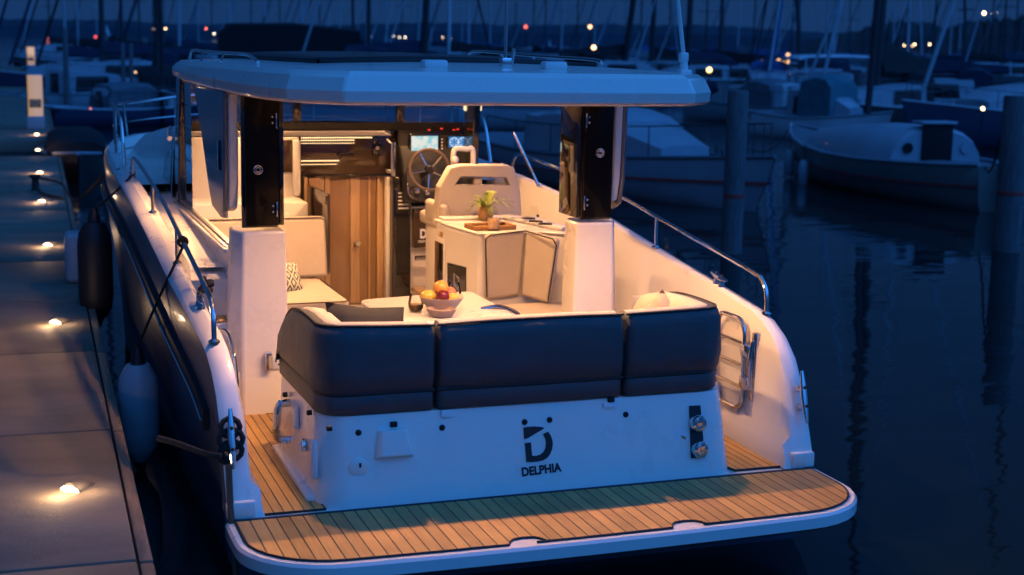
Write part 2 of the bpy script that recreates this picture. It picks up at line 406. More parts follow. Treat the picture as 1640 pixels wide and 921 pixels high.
# shore power sockets
tprism([(1103,650),(1121,649),(1128,733),(1106,734)], 'socket_backplate', CHARC, .008, bevel=.003)
for x,y in ((1115.5,677),(1118.5,719)):
    m = MB(); m.lathe([(.047,-.002),(.047,.020),(.040,.032),(.026,.036),(.022,.030),(.0,.030)], 24, (0,0,0), 'Y')
    bmesh.ops.scale(m.bm, vec=(1,-1,1), verts=m.bm.verts); bmesh.ops.translate(m.bm, vec=T(x,y,.008), verts=m.bm.verts); bp(m, 'shore_socket', STEEL, transom)
    m = MB(); c = T(x+1,y-4,.046); m.box(c.x-.012,c.x+.012,c.y-.006,c.y+.006,c.z-.034,c.z+.03, bev=.004); bp(m, 'socket_flap', STEEL, transom)
tprism([(1079,689),(1103,687.5),(1104,703),(1080,705)], 'sticker', WHITEP, .001)
tprism([(1090,697),(1098,700),(1098,704),(1092,702)], 'sticker_mark', pmat('sticker_orange',(.5,.2,.03),.5), .001, .0035, smooth=False)
# fittings on the port cheek
m = MB(); X = -1.145
pa = P(461,645,X=X); pb = P(459,706,X=X)
m.tube(smoothpath([pa+Vector((.01,0,0)), pa+Vector((-.05,-.01,-.01)), (pa+pb)/2+Vector((-.062,-.03,.0)), pb+Vector((-.05,-.0,.02)), pb+Vector((.01,0,0))],5), .022, 10); bp(m, 'grab_handle', STEEL, transom)
for x,y in ((457,632),(496,661),(528,686)):
    c = P(x,y,X=X); m = MB(); m.lathe([(.014,.01),(.014,-.012),(.008,-.016),(0,-.016)],12,c,'X'); bp(m,'stud',BLKMAT,transom)
c = P(487,713,X=X); m = MB(); m.lathe([(.03,.01),(.036,.0),(.034,-.012),(.024,-.014),(.022,.0),(0,.0)],18,c,'X'); bp(m,'drain_ring',STEEL,transom)
c = P(474,668,X=X); m = MB(); m.box(c.x-.012,c.x+.01,c.y-.035,c.y+.035,c.z-.06,c.z+.06,bev=.01); bp(m,'vent_grille',WHITEP,transom)
c = P(505,735,X=X); m = MB(); m.box(c.x-.02,c.x+.01,c.y-.03,c.y+.03,c.z-.10,c.z+.10,bev=.018); bp(m,'locker_pull',WHITEP,transom)

# settee: graphite shells with cream cushions inside
def cushion(x0,x1,y0,y1,z0,z1, r=.05, sub=2, puff=.0, rot=None, n=3):
    """pillow-like box"""
    m = MB(); m.box(x0,x1,y0,y1,z0,z1, bev=r, seg=n)
    if rot: 
        c = Vector(((x0+x1)/2,(y0+y1)/2,(z0+z1)/2)); bmesh.ops.rotate(m.bm, cent=c, matrix=rot, verts=m.bm.verts)
    return m
ZB, ZT = .842, 1.30
settee = bp(MB().box(-.95,.95,.25,.95,.80,.846,bev=.01), 'settee', CREAM)   # seat base
def shell(path, name):
    """backrest swept along a plan path: list of (x,y,ztop) with outward normal to the left of travel"""
    rings = []
    n = len(path)
    for i,(x,y,zt) in enumerate(path):
        p0 = path[max(i-1,0)]; p1 = path[min(i+1,n-1)]
        d = Vector((p1[0]-p0[0], p1[1]-p0[1], 0)).normalized(); o = Vector((d.y,-d.x,0))   # outward
        B = Vector((x,y,0)); h = zt-ZB
        prof = [(-.0,ZB),(.010,ZB+.01),(.012,ZB+.085),(.0,ZB+.105),(.022,ZB+.125),(.034,ZB+h*.45),(.026,ZB+h*.82),(.008,zt-.028),(-.016,zt-.010),(-.075,zt-.012),(-.125,zt-.024),(-.15,zt-.06),(-.19,ZB+h*.4),(-.20,ZB)]
        e = 1
        if i in (0,n-1): e = .55
        rings.append([B+o*(-.09+(a+.09)*(1 if e==1 else .75))+Vector((0,0,(ZB+h*.5)+(z-ZB-h*.5)*(1 if e==1 else .93))) for a,z in prof])
    # rounded end rings
    m = MB(); m.loft(rings); return m
def arcp(cx,cy,r,a0,a1,n,z): return [(cx+r*math.cos(R_(a0+(a1-a0)*k/n)), cy+r*math.sin(R_(a0+(a1-a0)*k/n)), z) for k in range(n+1)]
def ends(path):
    """add short lead-in and lead-out stations so that the ends round off"""
    def off(a,b,d):
        v = Vector((b[0]-a[0],b[1]-a[1],0)).normalized()*d; return (a[0]+v.x,a[1]+v.y,a[2])
    return [path[0], off(path[0],path[1],.018), off(path[0],path[1],.05)] + path[1:-1] + [off(path[-1],path[-2],.05), off(path[-1],path[-2],.018), path[-1]]
portp = [(-1.135,.985,1.02),(-1.135,.93,1.12),(-1.135,.82,1.215),(-1.133,.68,1.272),(-1.13,.52,1.297),(-1.125,.35,1.302)]+arcp(-.985,.14,.14,180,270,6,1.30)+[(-.8,.0,1.292),(-.545,-.0,1.285)]
midp = [(-.53,.0,1.285),(-.2,-.005,1.295),(.2,-.005,1.297),(.485,.0,1.292)]
stbp = [(.50,.0,1.292),(.75,.0,1.297)]+arcp(.94,.14,.14,270,360,6,1.302)+[(1.085,.35,1.30),(1.085,.6,1.285),(1.085,.8,1.24),(1.085,.92,1.15)]
for path in (portp, midp, stbp):
    sh = bp(shell(ends(path),'x'), 'backrest', GRAPH, settee, ang=60)
    # cream inner pad and piping line along the top inner edge
    m = MB(); rings = []
    N = len(path)
    for i,(x,y,zt) in enumerate(path):
        p0 = path[max(i-1,0)]; p1 = path[min(i+1,N-1)]; d = Vector((p1[0]-p0[0],p1[1]-p0[1],0)).normalized(); o = Vector((d.y,-d.x,0)); B = Vector((x,y,0))
        if i == 0: B += d*.02
        if i == N-1: B -= d*.02
        prof = [(-.040,zt-.026),(-.052,zt-.008),(-.085,zt-.004),(-.135,zt-.014),(-.165,zt-.06),(-.225,ZB+(zt-ZB)*.45),(-.235,ZB),(-.10,ZB),(-.06,zt-.06)]
        rings.append([B+o*a_+Vector((0,0,z)) for a_,z in prof])
    m.loft(rings); bp(m, 'inner_cushion', CREAM, settee, ang=60)
    m = MB(); pts = []
    for i,(x,y,zt) in enumerate(path):
        p0 = path[max(i-1,0)]; p1 = path[min(i+1,N-1)]; d = Vector((p1[0]-p0[0],p1[1]-p0[1],0)).normalized(); o = Vector((d.y,-d.x,0))
        pts.append(Vector((x,y,0))+o*(-.004)+Vector((0,0,zt-.012)))
    m.tube(smoothpath(pts,3), .006, 6); bp(m, 'piping', PIPE, settee)
    m = MB(); m.tube(smoothpath([Vector((x,y,0))+Vector((0,0,ZB+.104)) for x,y,zt in path],2), .012, 6); bp(m, 'lower_seam', PIPE, settee)
for x0,x1,y0,y1 in ((-.92,-.02,.22,.8),(-.0,.88,.22,.8),(-.95,-.5,.82,1.45)):
    m = cushion(x0,x1,y0,y1,.846,.93,.03); bp(m, 'seat_cushion', CREAM, settee)

# pillars
for s in (-1,1):
    m = MB()
    poly0 = [(.935,1.80),(1.215,1.80),(1.285,1.92),(1.26,2.12),(1.0,2.12),(.935,2.0)]
    poly1 = [(.945,1.80),(1.20,1.80),(1.25,1.90),(1.24,2.10),(1.0,2.10),(.945,2.0)]
    m.loft([[(s*x,y,.39) for x,y in poly0],[(s*x,y,1.0) for x,y in poly0],[(s*x,y,1.53) for x,y in poly1]])
    pil = bp(m, 'pillar', GEL, bevel=.016, seg=3)
    m = MB(); m.box(s*.985,s*1.185,1.80,1.835,1.56,2.335,bev=.006)
    bp(m, 'door_panel', DOORBLK, pil)
    m = MB(); m.box(s*.985,s*1.2,1.845,1.875,1.545,2.335,bev=.004); bp(m, 'folded_door', BLKGLOSS, pil)
    m = MB(); m.box(s*.95,s*.978,1.83,2.14,1.56,2.335,bev=.004); bp(m, 'folded_door', BLKGLOSS, pil)
    m = MB()
    ex = -1.145 if s<0 else 1.12; ez = 1.895 if s<0 else 1.99
    ez = P(413,272,Y=1.8).z if s<0 else P(961,245,Y=1.8).z; ex = P(413,272,Y=1.8).x if s<0 else P(961,245,Y=1.8).x
    for r in (.026,.014):
        pts = [(ex+r*math.cos(R_(a)),1.797,ez+r*math.sin(R_(a))) for a in range(0,361,24)]; m.tube(pts,.0032,6,False)
    bp(m, 'door_emblem', STEEL, pil)
    for z in (1.66,2.19):
        m = MB(); hx = s*1.0 if s<0 else s*.99
        m.box(hx-.004,hx+.004,1.785,1.80,z-.045,z+.045,bev=.002)
        m.sphere((hx+(-.022 if s<0 else .022),1.798,z-.015),.008); m.sphere((hx+(-.022 if s<0 else .022),1.798,z+.02),.008)
        bp(m, 'hinge', STEEL, pil)
    # bracket running down from the roof edge outside the pillar
    yz = [(3.17,2.34),(3.0,2.22),(2.75,1.99),(2.5,1.72),(2.37,1.62),(2.01,1.59),(1.90,1.64),(1.862,1.80),(1.85,2.1),(1.845,2.355)]
    m = MB(); m.loft([[(s*1.305,y,z) for y,z in yz],[(s*1.275,y,z) for y,z in yz]]); bp(m, 'roof_bracket', GELSHADE, pil, bevel=.012)
    m = MB(); yl = [(2.3,2.335),(2.2,1.75),(2.0,1.63),(1.905,1.66),(1.867,1.81),(1.856,2.1),(1.85,2.345)]; m.loft([[(s*1.272,y,z) for y,z in yl],[(s*1.215,y,z) for y,z in yl]]); bp(m, 'bracket_lining', GEL, pil, bevel=.012)
    m = MB(); m.box(s*1.304,s*1.315,1.98,2.03,1.88,2.06,bev=.004); bp(m, 'side_light', BLKGLOSS, pil)
    yz = [(2.10,2.335),(2.6,2.335),(2.1,1.92)]
    m = MB(); m.prism([(s*1.205,y,z) for y,z in yz],(s*.03,0,0)); bp(m, 'ceiling_gusset', GEL, pil)

# socket and lamp on the port pillar
c = P(429,577,Y=1.795); m = MB(); m.box(c.x-.022,c.x+.022,1.755,1.80,c.z-.055,c.z+.055,bev=.01); bp(m,'pillar_light',STEEL)
c = P(446,580,Y=1.795); m = MB(); m.box(c.x-.04,c.x+.04,1.785,1.80,c.z-.04,c.z+.04,bev=.008); so = bp(m,'power_socket',WHITEP)
m = MB()
for dx,dz in ((-.018,.008),(.016,.008),(0,-.012)): m.sphere((c.x+dx,1.784,c.z+dz),.006)
bp(m,'socket_holes',CHARC,so)

# roof
ROOF = [(0,.205),(.55,.21),(.955,.222),(1.185,.49),(1.25,.80),(1.285,1.2),(1.31,2.2),(1.33,3.4),(1.32,4.2),(1.25,4.8),(1.05,5.1),(.6,5.3),(0,5.38)]
def roof_ring(inset, z, zf=None):
    cx, cy = 0, 2.8; o = []
    half = [(x,y) for x,y in ROOF]
    def pt(x,y,s):
        sx = 1-inset/1.3; sy = 1-inset/2.6
        zz = z + (.05*max(0,(y-3)/2.2) if z < 2.40 else (-.006*(y-.2) if z > 2.45 else .02*max(0,(y-3)/2.2)))
        if y < .8 and zf is None: pass
        return Vector((s*x*sx, cy+(y-cy)*sy, zz))
    for x,y in half: o.append(pt(x,y,1))
    for x,y in half[::-1][1:-1]: o.append(pt(x,y,-1))
    return o
m = MB()
m.loft([roof_ring(.16,2.385), roof_ring(.10,2.385), roof_ring(.05,2.350), roof_ring(.012,2.352), roof_ring(.0,2.37), roof_ring(-.005,2.42), roof_ring(.025,2.495), roof_ring(.06,2.518), roof_ring(.20,2.530), roof_ring(.55,2.545), roof_ring(.95,2.552)])
roof = bp(m, 'roof', GEL, ang=22, bevel=.012, seg=2)
m = MB()   # dark glass sunroof, slightly domed
rows = []
for j in range(9):
    y = 1.35+3.2*j/8; rows.append([Vector((x, y, 2.556+.022*(1-(x/.85)**2)+.012*math.sin(math.pi*j/8)-.012*(abs(j-4)==4)*1.0)) for x in [-.82+1.64*k/8 for k in range(9)]])
m.sheet(rows); sr = bp(m, 'sunroof', pmat('dark_roof_glass',(.004,.004,.005),.22), roof)
md = sr.modifiers.new('thickness','SOLIDIFY'); md.thickness = .055; md.offset = -1
m = MB(); m.tube([(-.84,1.33,2.546),(.84,1.33,2.546),(.86,4.57,2.535),(-.86,4.57,2.535),(-.84,1.33,2.546)],.014,8,False); bp(m,'sunroof_rim',BLKMAT,roof)
for x,y in ((694,118),(885,120)):
    c = P(x,y,Y=.55); m = MB(); m.box(c.x-.065,c.x+.065,.49,.58,2.53,2.575,bev=.014); bp(m,'deck_light',WHITEP,roof)
def roof_rail(pts, feet):
    m = MB(); m.tube(smoothpath(pts,5),.011,8)
    for a,b in feet: m.tube([a,b],.009,8)
    return bp(m,'roof_rail',STEEL,roof)
roof_rail([(-1.12,1.7,2.53),(-1.14,1.95,2.57),(-1.18,2.6,2.572),(-1.20,3.4,2.572),(-1.19,4.1,2.57),(-1.17,4.4,2.50)], [((-1.18,2.6,2.572),(-1.23,2.4,2.52)),((-1.20,3.4,2.572),(-1.25,3.2,2.50))])
roof_rail([(.98,1.55,2.545),(.97,1.65,2.575),(.98,2.8,2.585),(1.0,4.1,2.60),(1.0,4.3,2.56)], [((.98,2.8,2.585),(1.0,2.75,2.54)),((.99,3.5,2.59),(1.01,3.45,2.55))])
# flag staff and aerial on the roof
c = P(809,118,Y=.75); c.z = 2.54
m = MB(); m.tube([c,c+Vector((.0,0,1.35))],.010,8); st = bp(m,'flag_staff',STEEL,roof)
m = MB(); m.box(c.x-.03,c.x+.03,c.y-.03,c.y+.03,c.z-.01,c.z+.05,bev=.01); m.tube([c+Vector((.035,0,.02)),c+Vector((.05,0,.10))],.012,8); bp(m,'staff_socket',STEEL,roof)
c = P(1095,113,Y=.62); c.z = 2.52; t = P(1087,0,Y=.62)
d = (t-(c+Vector((0,0,.1)))).normalized()
m = MB(); m.tube([c+Vector((-.005,0,.10)),c+Vector((-.005,0,.10))+d*1.6],.013,8,taper=[1,.6]); bp(m,'aerial',WHITEP,roof)
m = MB(); m.box(c.x-.035,c.x+.035,c.y-.04,c.y+.04,c.z-.005,c.z+.02,bev=.008); m.tube([c,c+Vector((0,0,.07))],.024,10,taper=[1.2,.8]); m.box(c.x-.03,c.x+.022,c.y-.02,c.y+.02,c.z+.06,c.z+.115,bev=.01); bp(m,'aerial_mount',WHITEP,roof)
# ceiling lining and lamps
m = MB(); m.box(-1.12,1.12,.42,5.0,2.362,2.383,bev=.004); bp(m,'ceiling_lining',GELIN,roof)
WARM = (1.0,.49,.20)
LAMPM = emat('lamp_lens', (1.0,.70,.42), 14)
lamps = [(-1.245,3.2),(-1.06,.55),(-.36,.55),(.36,.55),(1.06,.55),(-.80,2.55),(.6,2.55),(-.86,3.7),(.6,3.7),(1.22-.4,4.75),(-.6,4.75)]
LW = {3.2:125, .55:84, 2.55:104, 3.7:128, 4.75:56}
for x,y in lamps:
    m = MB(); m.lathe([(.0,2.3585),(.030,2.3585),(.040,2.352),(.044,2.3615),(0,2.3615)],16,(x,y,0)); bz = bp(m,'ceiling_lamp',STEEL,roof)
    m = MB(); m.lathe([(0,2.350),(.028,2.350),(.028,2.357),(0,2.357)],16,(x,y,0)); bp(m,'lamp_lens',LAMPM,roof)
    l = bpy.data.lights.new('cabin_lamp','SPOT'); l.energy = LW[y]; l.color = WARM; l.shadow_soft_size = .03; l.spot_size = R_(160); l.spot_blend = .6
    if x < -.7 and y in (2.55,3.7): l.energy *= .62
    if y == 3.2: l.spot_size = R_(140)
    if y == .55 and abs(x) > 1: l.energy = 84; l.spot_size = R_(88 if x < 0 else 128); l.spot_blend = .5
    elif y == .55: l.energy = 148
    lo = bpy.data.objects.new('cabin_lamp', l); C.objects.link(lo); lo.location = (x,y,2.343); lo.parent = boat

# wheelhouse sides, front and windscreen
for s in (-1,1):
    X = 1.215
    if s < 0:
        m = MB(); m.loft([[(s*(X+.03),2.1,1.02),(s*(X+.03),5.3,1.1),(s*(X+.03),5.3,1.36),(s*X,2.1,1.36)],[(s*(X-.05),2.1,1.02),(s*(X-.05),5.3,1.1),(s*(X-.05),5.3,1.36),(s*(X-.05),2.1,1.36)]])
        m.box(s*(X-.05),s*(X+.06),2.1,5.25,1.36,1.385,bev=.008)
        bp(m,'cabin_side',GEL)
        m = MB(); m.box(s*(X-.02),s*(X+.01),2.15,4.75,1.387,1.40,bev=.004); m.box(s*(X+.025),s*(X+.045),2.15,4.75,1.387,1.395,bev=.003); bp(m,'window_track',ALU)
        m = MB(); m.poly([(s*(X-.012),4.1,1.40),(s*(X-.012),4.74,1.40),(s*(X-.012),4.64,2.33),(s*(X-.012),4.1,2.33)]); bp(m,'side_window',GLASS)
    m = MB(); m.loft([[(s*1.24,4.75,1.3),(s*1.24,5.0,1.3),(s*1.18,5.0,1.3),(s*1.18,4.75,1.3)],[(s*1.22,4.6,2.36),(s*1.22,4.85,2.36),(s*1.16,4.85,2.36),(s*1.16,4.6,2.36)]]); bp(m,'window_pillar',BLKGLOSS,bevel=.01)
# forward side window panel and coachroof
cr = [(5.0,1.20,1.98),(5.6,1.20,1.95),(6.1,1.22,1.93),(6.5,1.36,1.90),(7.0,1.40,1.86),(7.6,1.33,1.80),(8.1,1.12,1.75),(8.6,.78,1.70),(9.0,.4,1.66)]
m = MB(); rows = []
for y,X,z in cr:
    zb = sheer(y)-.20; e_ = min(1,max(0,(y-6.1)/.5)); rows.append([Vector((-X-.06,y,zb)),Vector((-X-.03+.05*e_,y,z-.18-.03*e_)),Vector((-X+.04+.10*e_,y,z-.05-.04*e_)),Vector((-X*.8+.02*e_,y,z-.005-.03*e_)),Vector((-X*.4,y,z+.02)),Vector((0,y,z+.03)),Vector((X*.4,y,z+.02)),Vector((X*.8,y,z-.005)),Vector((X-.04,y,z-.05)),Vector((X+.03,y,z-.18)),Vector((X+.06,y,zb))])
m.sheet(rows); coach = bp(m,'coachroof',GEL,ang=60)
for s in (-1,1):
    m = MB(); m.loft([[(s*1.265,5.05,1.42),(s*1.245,6.4,1.52),(s*1.19,6.5,1.72),(s*1.235,5.1,1.78)],[(s*1.20,5.05,1.42),(s*1.18,6.4,1.52),(s*1.14,6.5,1.72),(s*1.18,5.1,1.78)]]); bp(m,'cabin_window',BLKGLOSS,coach,bevel=.012)
m = MB(); m.tube([(-1.25,5.1,1.86),(-1.2,5.5,1.92)],.02,8); bp(m,'grab_rail',STEEL,coach)
m = MB(); m.loft([[(-1.18,4.95,1.93),(1.18,4.95,1.93),(1.18,5.0,1.93),(-1.18,5.0,1.93)],[(-1.16,4.9,2.0),(1.16,4.9,2.0),(1.16,4.95,2.0),(-1.16,4.95,2.0)]]); 
bp(m,'windscreen_sill',BLKMAT)
m = MB(); m.loft([[(-1.17,5.06,1.99),(1.17,5.06,1.99),(1.17,5.065,1.99),(-1.17,5.065,1.99)],[(-1.12,4.85,2.34),(1.12,4.85,2.34),(1.12,4.855,2.34),(-1.12,4.855,2.34)]]); bp(m,'windscreen',GLASS)
for x in (-.25,.62): bp(MB().box(x-.035,x+.035,4.92,4.97,1.98,2.34,bev=.006),'windscreen_frame',BLKGLOSS)
# interior: bulkhead, door, hatch, column
Yb = 4.9
m = MB(); m.box(-1.19,-.24,Yb,Yb+.06,.44,1.88,bev=.012); bulk = bp(m,'bulkhead',GELIN)
bp(MB().box(-1.17,-.26,4.45,Yb-.004,.44,1.40,bev=.02),'locker',GELIN,bulk); bp(MB().box(.70,1.0,Yb,Yb+.06,.44,1.3,bev=.01),'step_panel',GELIN,bulk); bp(MB().box(-.24,.02,5.3,5.34,.44,1.56),'inner_panel',GELIN,bulk)
m = MB(); m.box(-.62,-.42,4.425,4.448,1.08,1.32,bev=.008); bp(m,'locker_door',GEL,bulk,bevel=.004)
m = MB(); m.box(-.52,-.30,4.875,4.899,1.60,1.86,bev=.006); bp(m,'locker_window',SMOKE,bulk)
m = MB(); m.tube([(-.26,4.86,.45),(-.26,4.86,1.86)],.02,10,taper=[1,1]); m.box(-.30,-.25,4.82,4.9,1.40,1.86,bev=.02); bp(m,'bulkhead_post',GELIN,bulk)
m = MB(); m.box(-.215,.60,5.02,5.05,1.555,1.93,bev=.008); hatch = bp(m,'sliding_hatch',SMOKE)
m = MB(); m.box(-.215,.60,4.99,5.018,1.90,1.945,bev=.006); m.box(-.215,.60,5.0,5.018,1.545,1.56,bev=.004); bp(m,'hatch_frame',BLKGLOSS,hatch)
m = MB(); m.box(.10,.24,4.995,5.02,1.72,1.745,bev=.006); m.box(.12,.145,5.0,5.02,1.70,1.76,bev=.004); bp(m,'hatch_catch',BLKGLOSS,hatch)
hl = bp(MB().box(.40,.48,5.006,5.019,1.72,1.84,bev=.003),'hatch_lock',BLKGLOSS,hatch)
bp(MB().lathe([(.017,-.012),(.017,.0),(0,.0),(0,-.012)],12,(.44,5.006,1.78),'Y'),'lock_barrel',STEEL,hatch)
for dx in (-.025,.025):
    for dz in (-.045,.045): bp(MB().sphere((.44+dx,5.006,1.78+dz),.007,u=10,v=6),'lock_screw',STEEL,hatch)
def led_mat():
    m = emat('strip_glow',(1,.62,.30),2.6); nt = m.node_tree; N = nt.nodes.new; L = nt.links.new
    tc = N('ShaderNodeTexCoord'); sx = N('ShaderNodeSeparateXYZ'); L(tc.outputs['Object'],sx.inputs[0])
    w = N('ShaderNodeMath'); w.operation = 'PINGPONG'; w.inputs[1].default_value = .0095; L(sx.outputs['X'],w.inputs[0])
    r = N('ShaderNodeMapRange'); r.inputs['From Min'].default_value = .003; r.inputs['From Max'].default_value = .007; r.inputs['To Min'].default_value = .5; r.inputs['To Max'].default_value = 4.2; L(w.outputs[0],r.inputs['Value'])
    e = [n for n in nt.nodes if n.type == 'EMISSION'][0]; L(r.outputs[0],e.inputs[1]); return m
LED = led_mat()
for z,x1,h in ((1.868,.40,.004),(1.846,.25,.0035),(1.822,.25,.002),(1.677,.12,.004),(1.648,.1,.002)): bp(MB().box(-.20,x1,5.012,5.017,z-h,z+h),'light_strip',LED,hatch,smooth=False)
m = MB(); m.box(-.19,-.16,4.95,5.3,.45,1.545,bev=.004); m.box(-.075,.0,5.05,5.09,.45,1.545,bev=.004); m.box(.45,.52,5.05,5.09,.45,1.545,bev=.006); dfr = bp(m,'door_frame',WOODL)
m = MB(); m.box(.045,.445,5.06,5.085,.46,1.545,bev=.003); door = bp(m,'cabin_door',WOOD)
m = MB(); m.box(.005,.045,5.045,5.075,.46,1.545); m.box(.22,.30,5.045,5.059,.46,1.545,bev=.004); m.box(.375,.392,5.045,5.059,.46,1.54); bp(m,'door_strip',WOODL,door)
m = MB(); m.lathe([(.014,.0),(.014,-.03),(.022,-.032),(.022,-.05),(0,-.05)],12,(.275,5.045,.98),'Y'); bp(m,'door_knob',STEEL,door)
m = MB(); m.box(-.155,-.06,4.93,4.96,.9,1.54,bev=.006); bp(m,'open_door_leaf',WOOD,door)
m = MB(); m.box(.545,.70,4.86,5.04,.45,1.55,bev=.012); col = bp(m,'vent_column',BLKGLOSS); bp(MB().box(.508,.545,4.96,5.045,.45,1.54,bev=.008),'door_post',GELIN)
for k in range(5):
    m = MB(); m.box(.585,.675,4.853,4.862,1.28+.032*k,1.292+.032*k,bev=.002); bp(m,'vent_slot',GELIN,col)
m = MB(); m.box(.71,.97,4.84,4.9,.95,1.28,bev=.01); loc_ = bp(m,'step_locker',SMOKE)
text_mesh('D', Vector((.77,4.838,1.03)), Vector((.83,4.838,1.03)), .08, Vector((0,-1,0)), 'locker_emblem', WHITEP, loc_, th=.002, bold=.04)
text_mesh('DELPHIA', Vector((.755,4.838,.995)), Vector((.85,4.838,.995)), .02, Vector((0,-1,0)), 'locker_lettering', WHITEP, loc_, th=.002, bold=.02)
m = MB(); m.tube([(.72,4.80,.87),(.97,4.80,.87)],.022,10); bp(m,'foot_rail',STEEL)
m = MB(); m.box(.70,1.0,4.55,4.85,.58,.62,bev=.01); bp(m,'helm_step',WOODL)
m = MB(); m.tube([(.535,4.84,1.56),(.535,4.84,1.84)],.021,10); m.tube([(.535,4.84,1.82),(.50,4.9,1.86)],.018,8); m.tube([(.535,4.84,1.6),(.5,4.9,1.6)],.018,8); bp(m,'grab_post',STEEL)
# dash
m = MB()
m.loft([[(.60,5.04,1.30),(1.19,5.04,1.30),(1.19,5.04,1.96),(.60,5.04,1.96)],[(.62,4.78,1.34),(1.19,4.78,1.34),(1.19,4.87,1.66),(.62,4.87,1.66)]]); dash = bp(m,'dashboard',BLKMAT,bevel=.015)
m = MB(); m.box(.60,1.2,4.95,5.04,1.60,1.97,bev=.02); bp(m,'dash_cowl',BLKMAT,dash)
m = MB(); m.loft([[(-1.15,4.95,1.885),(.55,4.95,1.885),(.55,5.03,1.90),(-1.15,5.03,1.90)],[(-1.15,4.93,1.925),(.47,4.93,1.925),(.55,5.03,1.96),(-1.15,5.03,1.96)]]); bp(m,'dash_shelf',GELIN,dash,bevel=.006)
def screen(x0,y0,x1,y1,mat,nm,Y=4.93):
    a = P(x0,y0,Y=Y); b = P(x1,y1,Y=Y)
    m = MB(); m.box(a.x-.02,b.x+.02,Y+.002,Y+.04,b.z-.02,a.z+.02,bev=.006); h = bp(m,nm+'_housing',BLKGLOSS,dash)
    m = MB(); m.box(a.x,b.x,Y-.003,Y+.002,b.z,a.z); return bp(m,nm,mat,dash,smooth=False), a, b
def chart_mat():
    m = bpy.data.materials.new('chart_glow'); m.use_nodes = True; nt = m.node_tree; nt.nodes.clear(); N = nt.nodes.new; L = nt.links.new
    o = N('ShaderNodeOutputMaterial'); e = N('ShaderNodeEmission'); e.inputs[1].default_value = 1.0
    tc = N('ShaderNodeTexCoord'); n = N('ShaderNodeTexNoise'); n.inputs['Scale'].default_value = 14; r = N('ShaderNodeValToRGB')
    r.color_ramp.elements[0].position = .40; r.color_ramp.elements[0].color = (.30,.62,.68,1); r.color_ramp.elements[1].position = .56; r.color_ramp.elements[1].color = (.78,.80,.72,1)
    L(tc.outputs['Object'], n.inputs['Vector']); L(n.outputs['Fac'], r.inputs[0]); L(r.outputs[0], e.inputs[0]); L(e.outputs[0], o.inputs[0]); return m
screen(659,218,701,242,chart_mat(),'chart_screen')
sc2,a_,b_ = screen(719,219,749,236,emat('gauge_blue',(.05,.22,.55),.9),'gauge_screen')
GW = emat('gauge_white',(.7,.85,1),1.1)
for f in (.27,.73):
    cx = a_.x+(b_.x-a_.x)*f; cz = (a_.z+b_.z)/2; m = MB()
    m.tube([(cx+.038*math.cos(R_(t)),4.925,cz+.038*math.sin(R_(t))) for t in range(0,361,30)],.003,5,False)
    for t in range(0,360,60): m.tube([(cx+.015*math.cos(R_(t)),4.925,cz+.015*math.sin(R_(t))),(cx+.034*math.cos(R_(t)),4.925,cz+.034*math.sin(R_(t)))],.0022,4)
    bp(m,'gauge_dial',GW,dash)
REDL = emat('red_indicator',(1,.05,.03),1.6)
for x,y in ((687,208),(707,206),(727,208),(733,207)):
    c = P(x,y,Y=4.93); m = MB(); m.box(c.x-.010,c.x+.010,4.923,4.93,c.z-.004,c.z+.004,bev=.001); bp(m,'indicator',REDL,dash)
for k in range(4):
    c = P(708,223+5*k,Y=4.93); m = MB(); m.sphere((c.x,4.93,c.z),.006); bp(m,'dash_button',WHITEP,dash)
# lower switch cluster
for x,y in ((668,305),(684,308),(700,310)):
    c = P(x,y,Y=4.76); m = MB(); m.lathe([(.024,.02),(.024,-.012),(.012,-.022),(0,-.022)],14,c,'Y'); bp(m,'control_knob',STEEL,dash)
m = MB(); m.tube(smoothpath([(.66,4.85,1.60),(.645,4.78,1.5),(.66,4.76,1.40),(.75,4.75,1.36)],5),.008,6); bp(m,'trim_tube',STEEL,dash)
c = P(757,172,Y=4.86)
m = MB(); m.box(c.x-.075,c.x+.075,4.83,4.89,c.z-.03,c.z+.03,bev=.012); bp(m,'dome_lamp',emat('dome_lamp_glow',(1,.72,.40),1.3))
# steering wheel
wc = P(688,272,Y=4.62); tilt = Matrix.Rotation(R_(-14),3,'X')
wheel = bp(MB().tube([wc+tilt@Vector((.168*math.cos(R_(t)),0,.168*math.sin(R_(t)))) for t in range(0,361,12)],.0145,10,False),'steering_wheel',pmat('wheel_leather',(.10,.07,.05),.5))
for t in (90,162,234,306,18):
    t += 28; m = MB(); m.tube([wc+tilt@Vector((.03*math.cos(R_(t)),.012,.03*math.sin(R_(t)))),wc+tilt@Vector((.16*math.cos(R_(t)),.0,.16*math.sin(R_(t))))],.0095,8); bp(m,'wheel_spoke',STEEL,wheel)
m = MB(); m.lathe([(0,-.02),(.028,-.02),(.038,-.005),(.038,.03),(0,.03)],18,wc,'Y'); m.tube([wc,wc+Vector((0,.22,-.06))],.022,8); bp(m,'wheel_hub',BLKMAT,wheel)
# throttle box
c = P(742,250,Y=4.5)
m = MB(); m.tube(smoothpath([c+Vector((-.085,0,-.09)),c+Vector((-.075,0,.05)),c+Vector((.03,0,.055)),c+Vector((.08,0,.05)),c+Vector((.085,0,-.09))],6),.022,10); m.sphere(c+Vector((-.08,-.02,-.03)),.034); bp(m,'throttle_lever',GELIN)
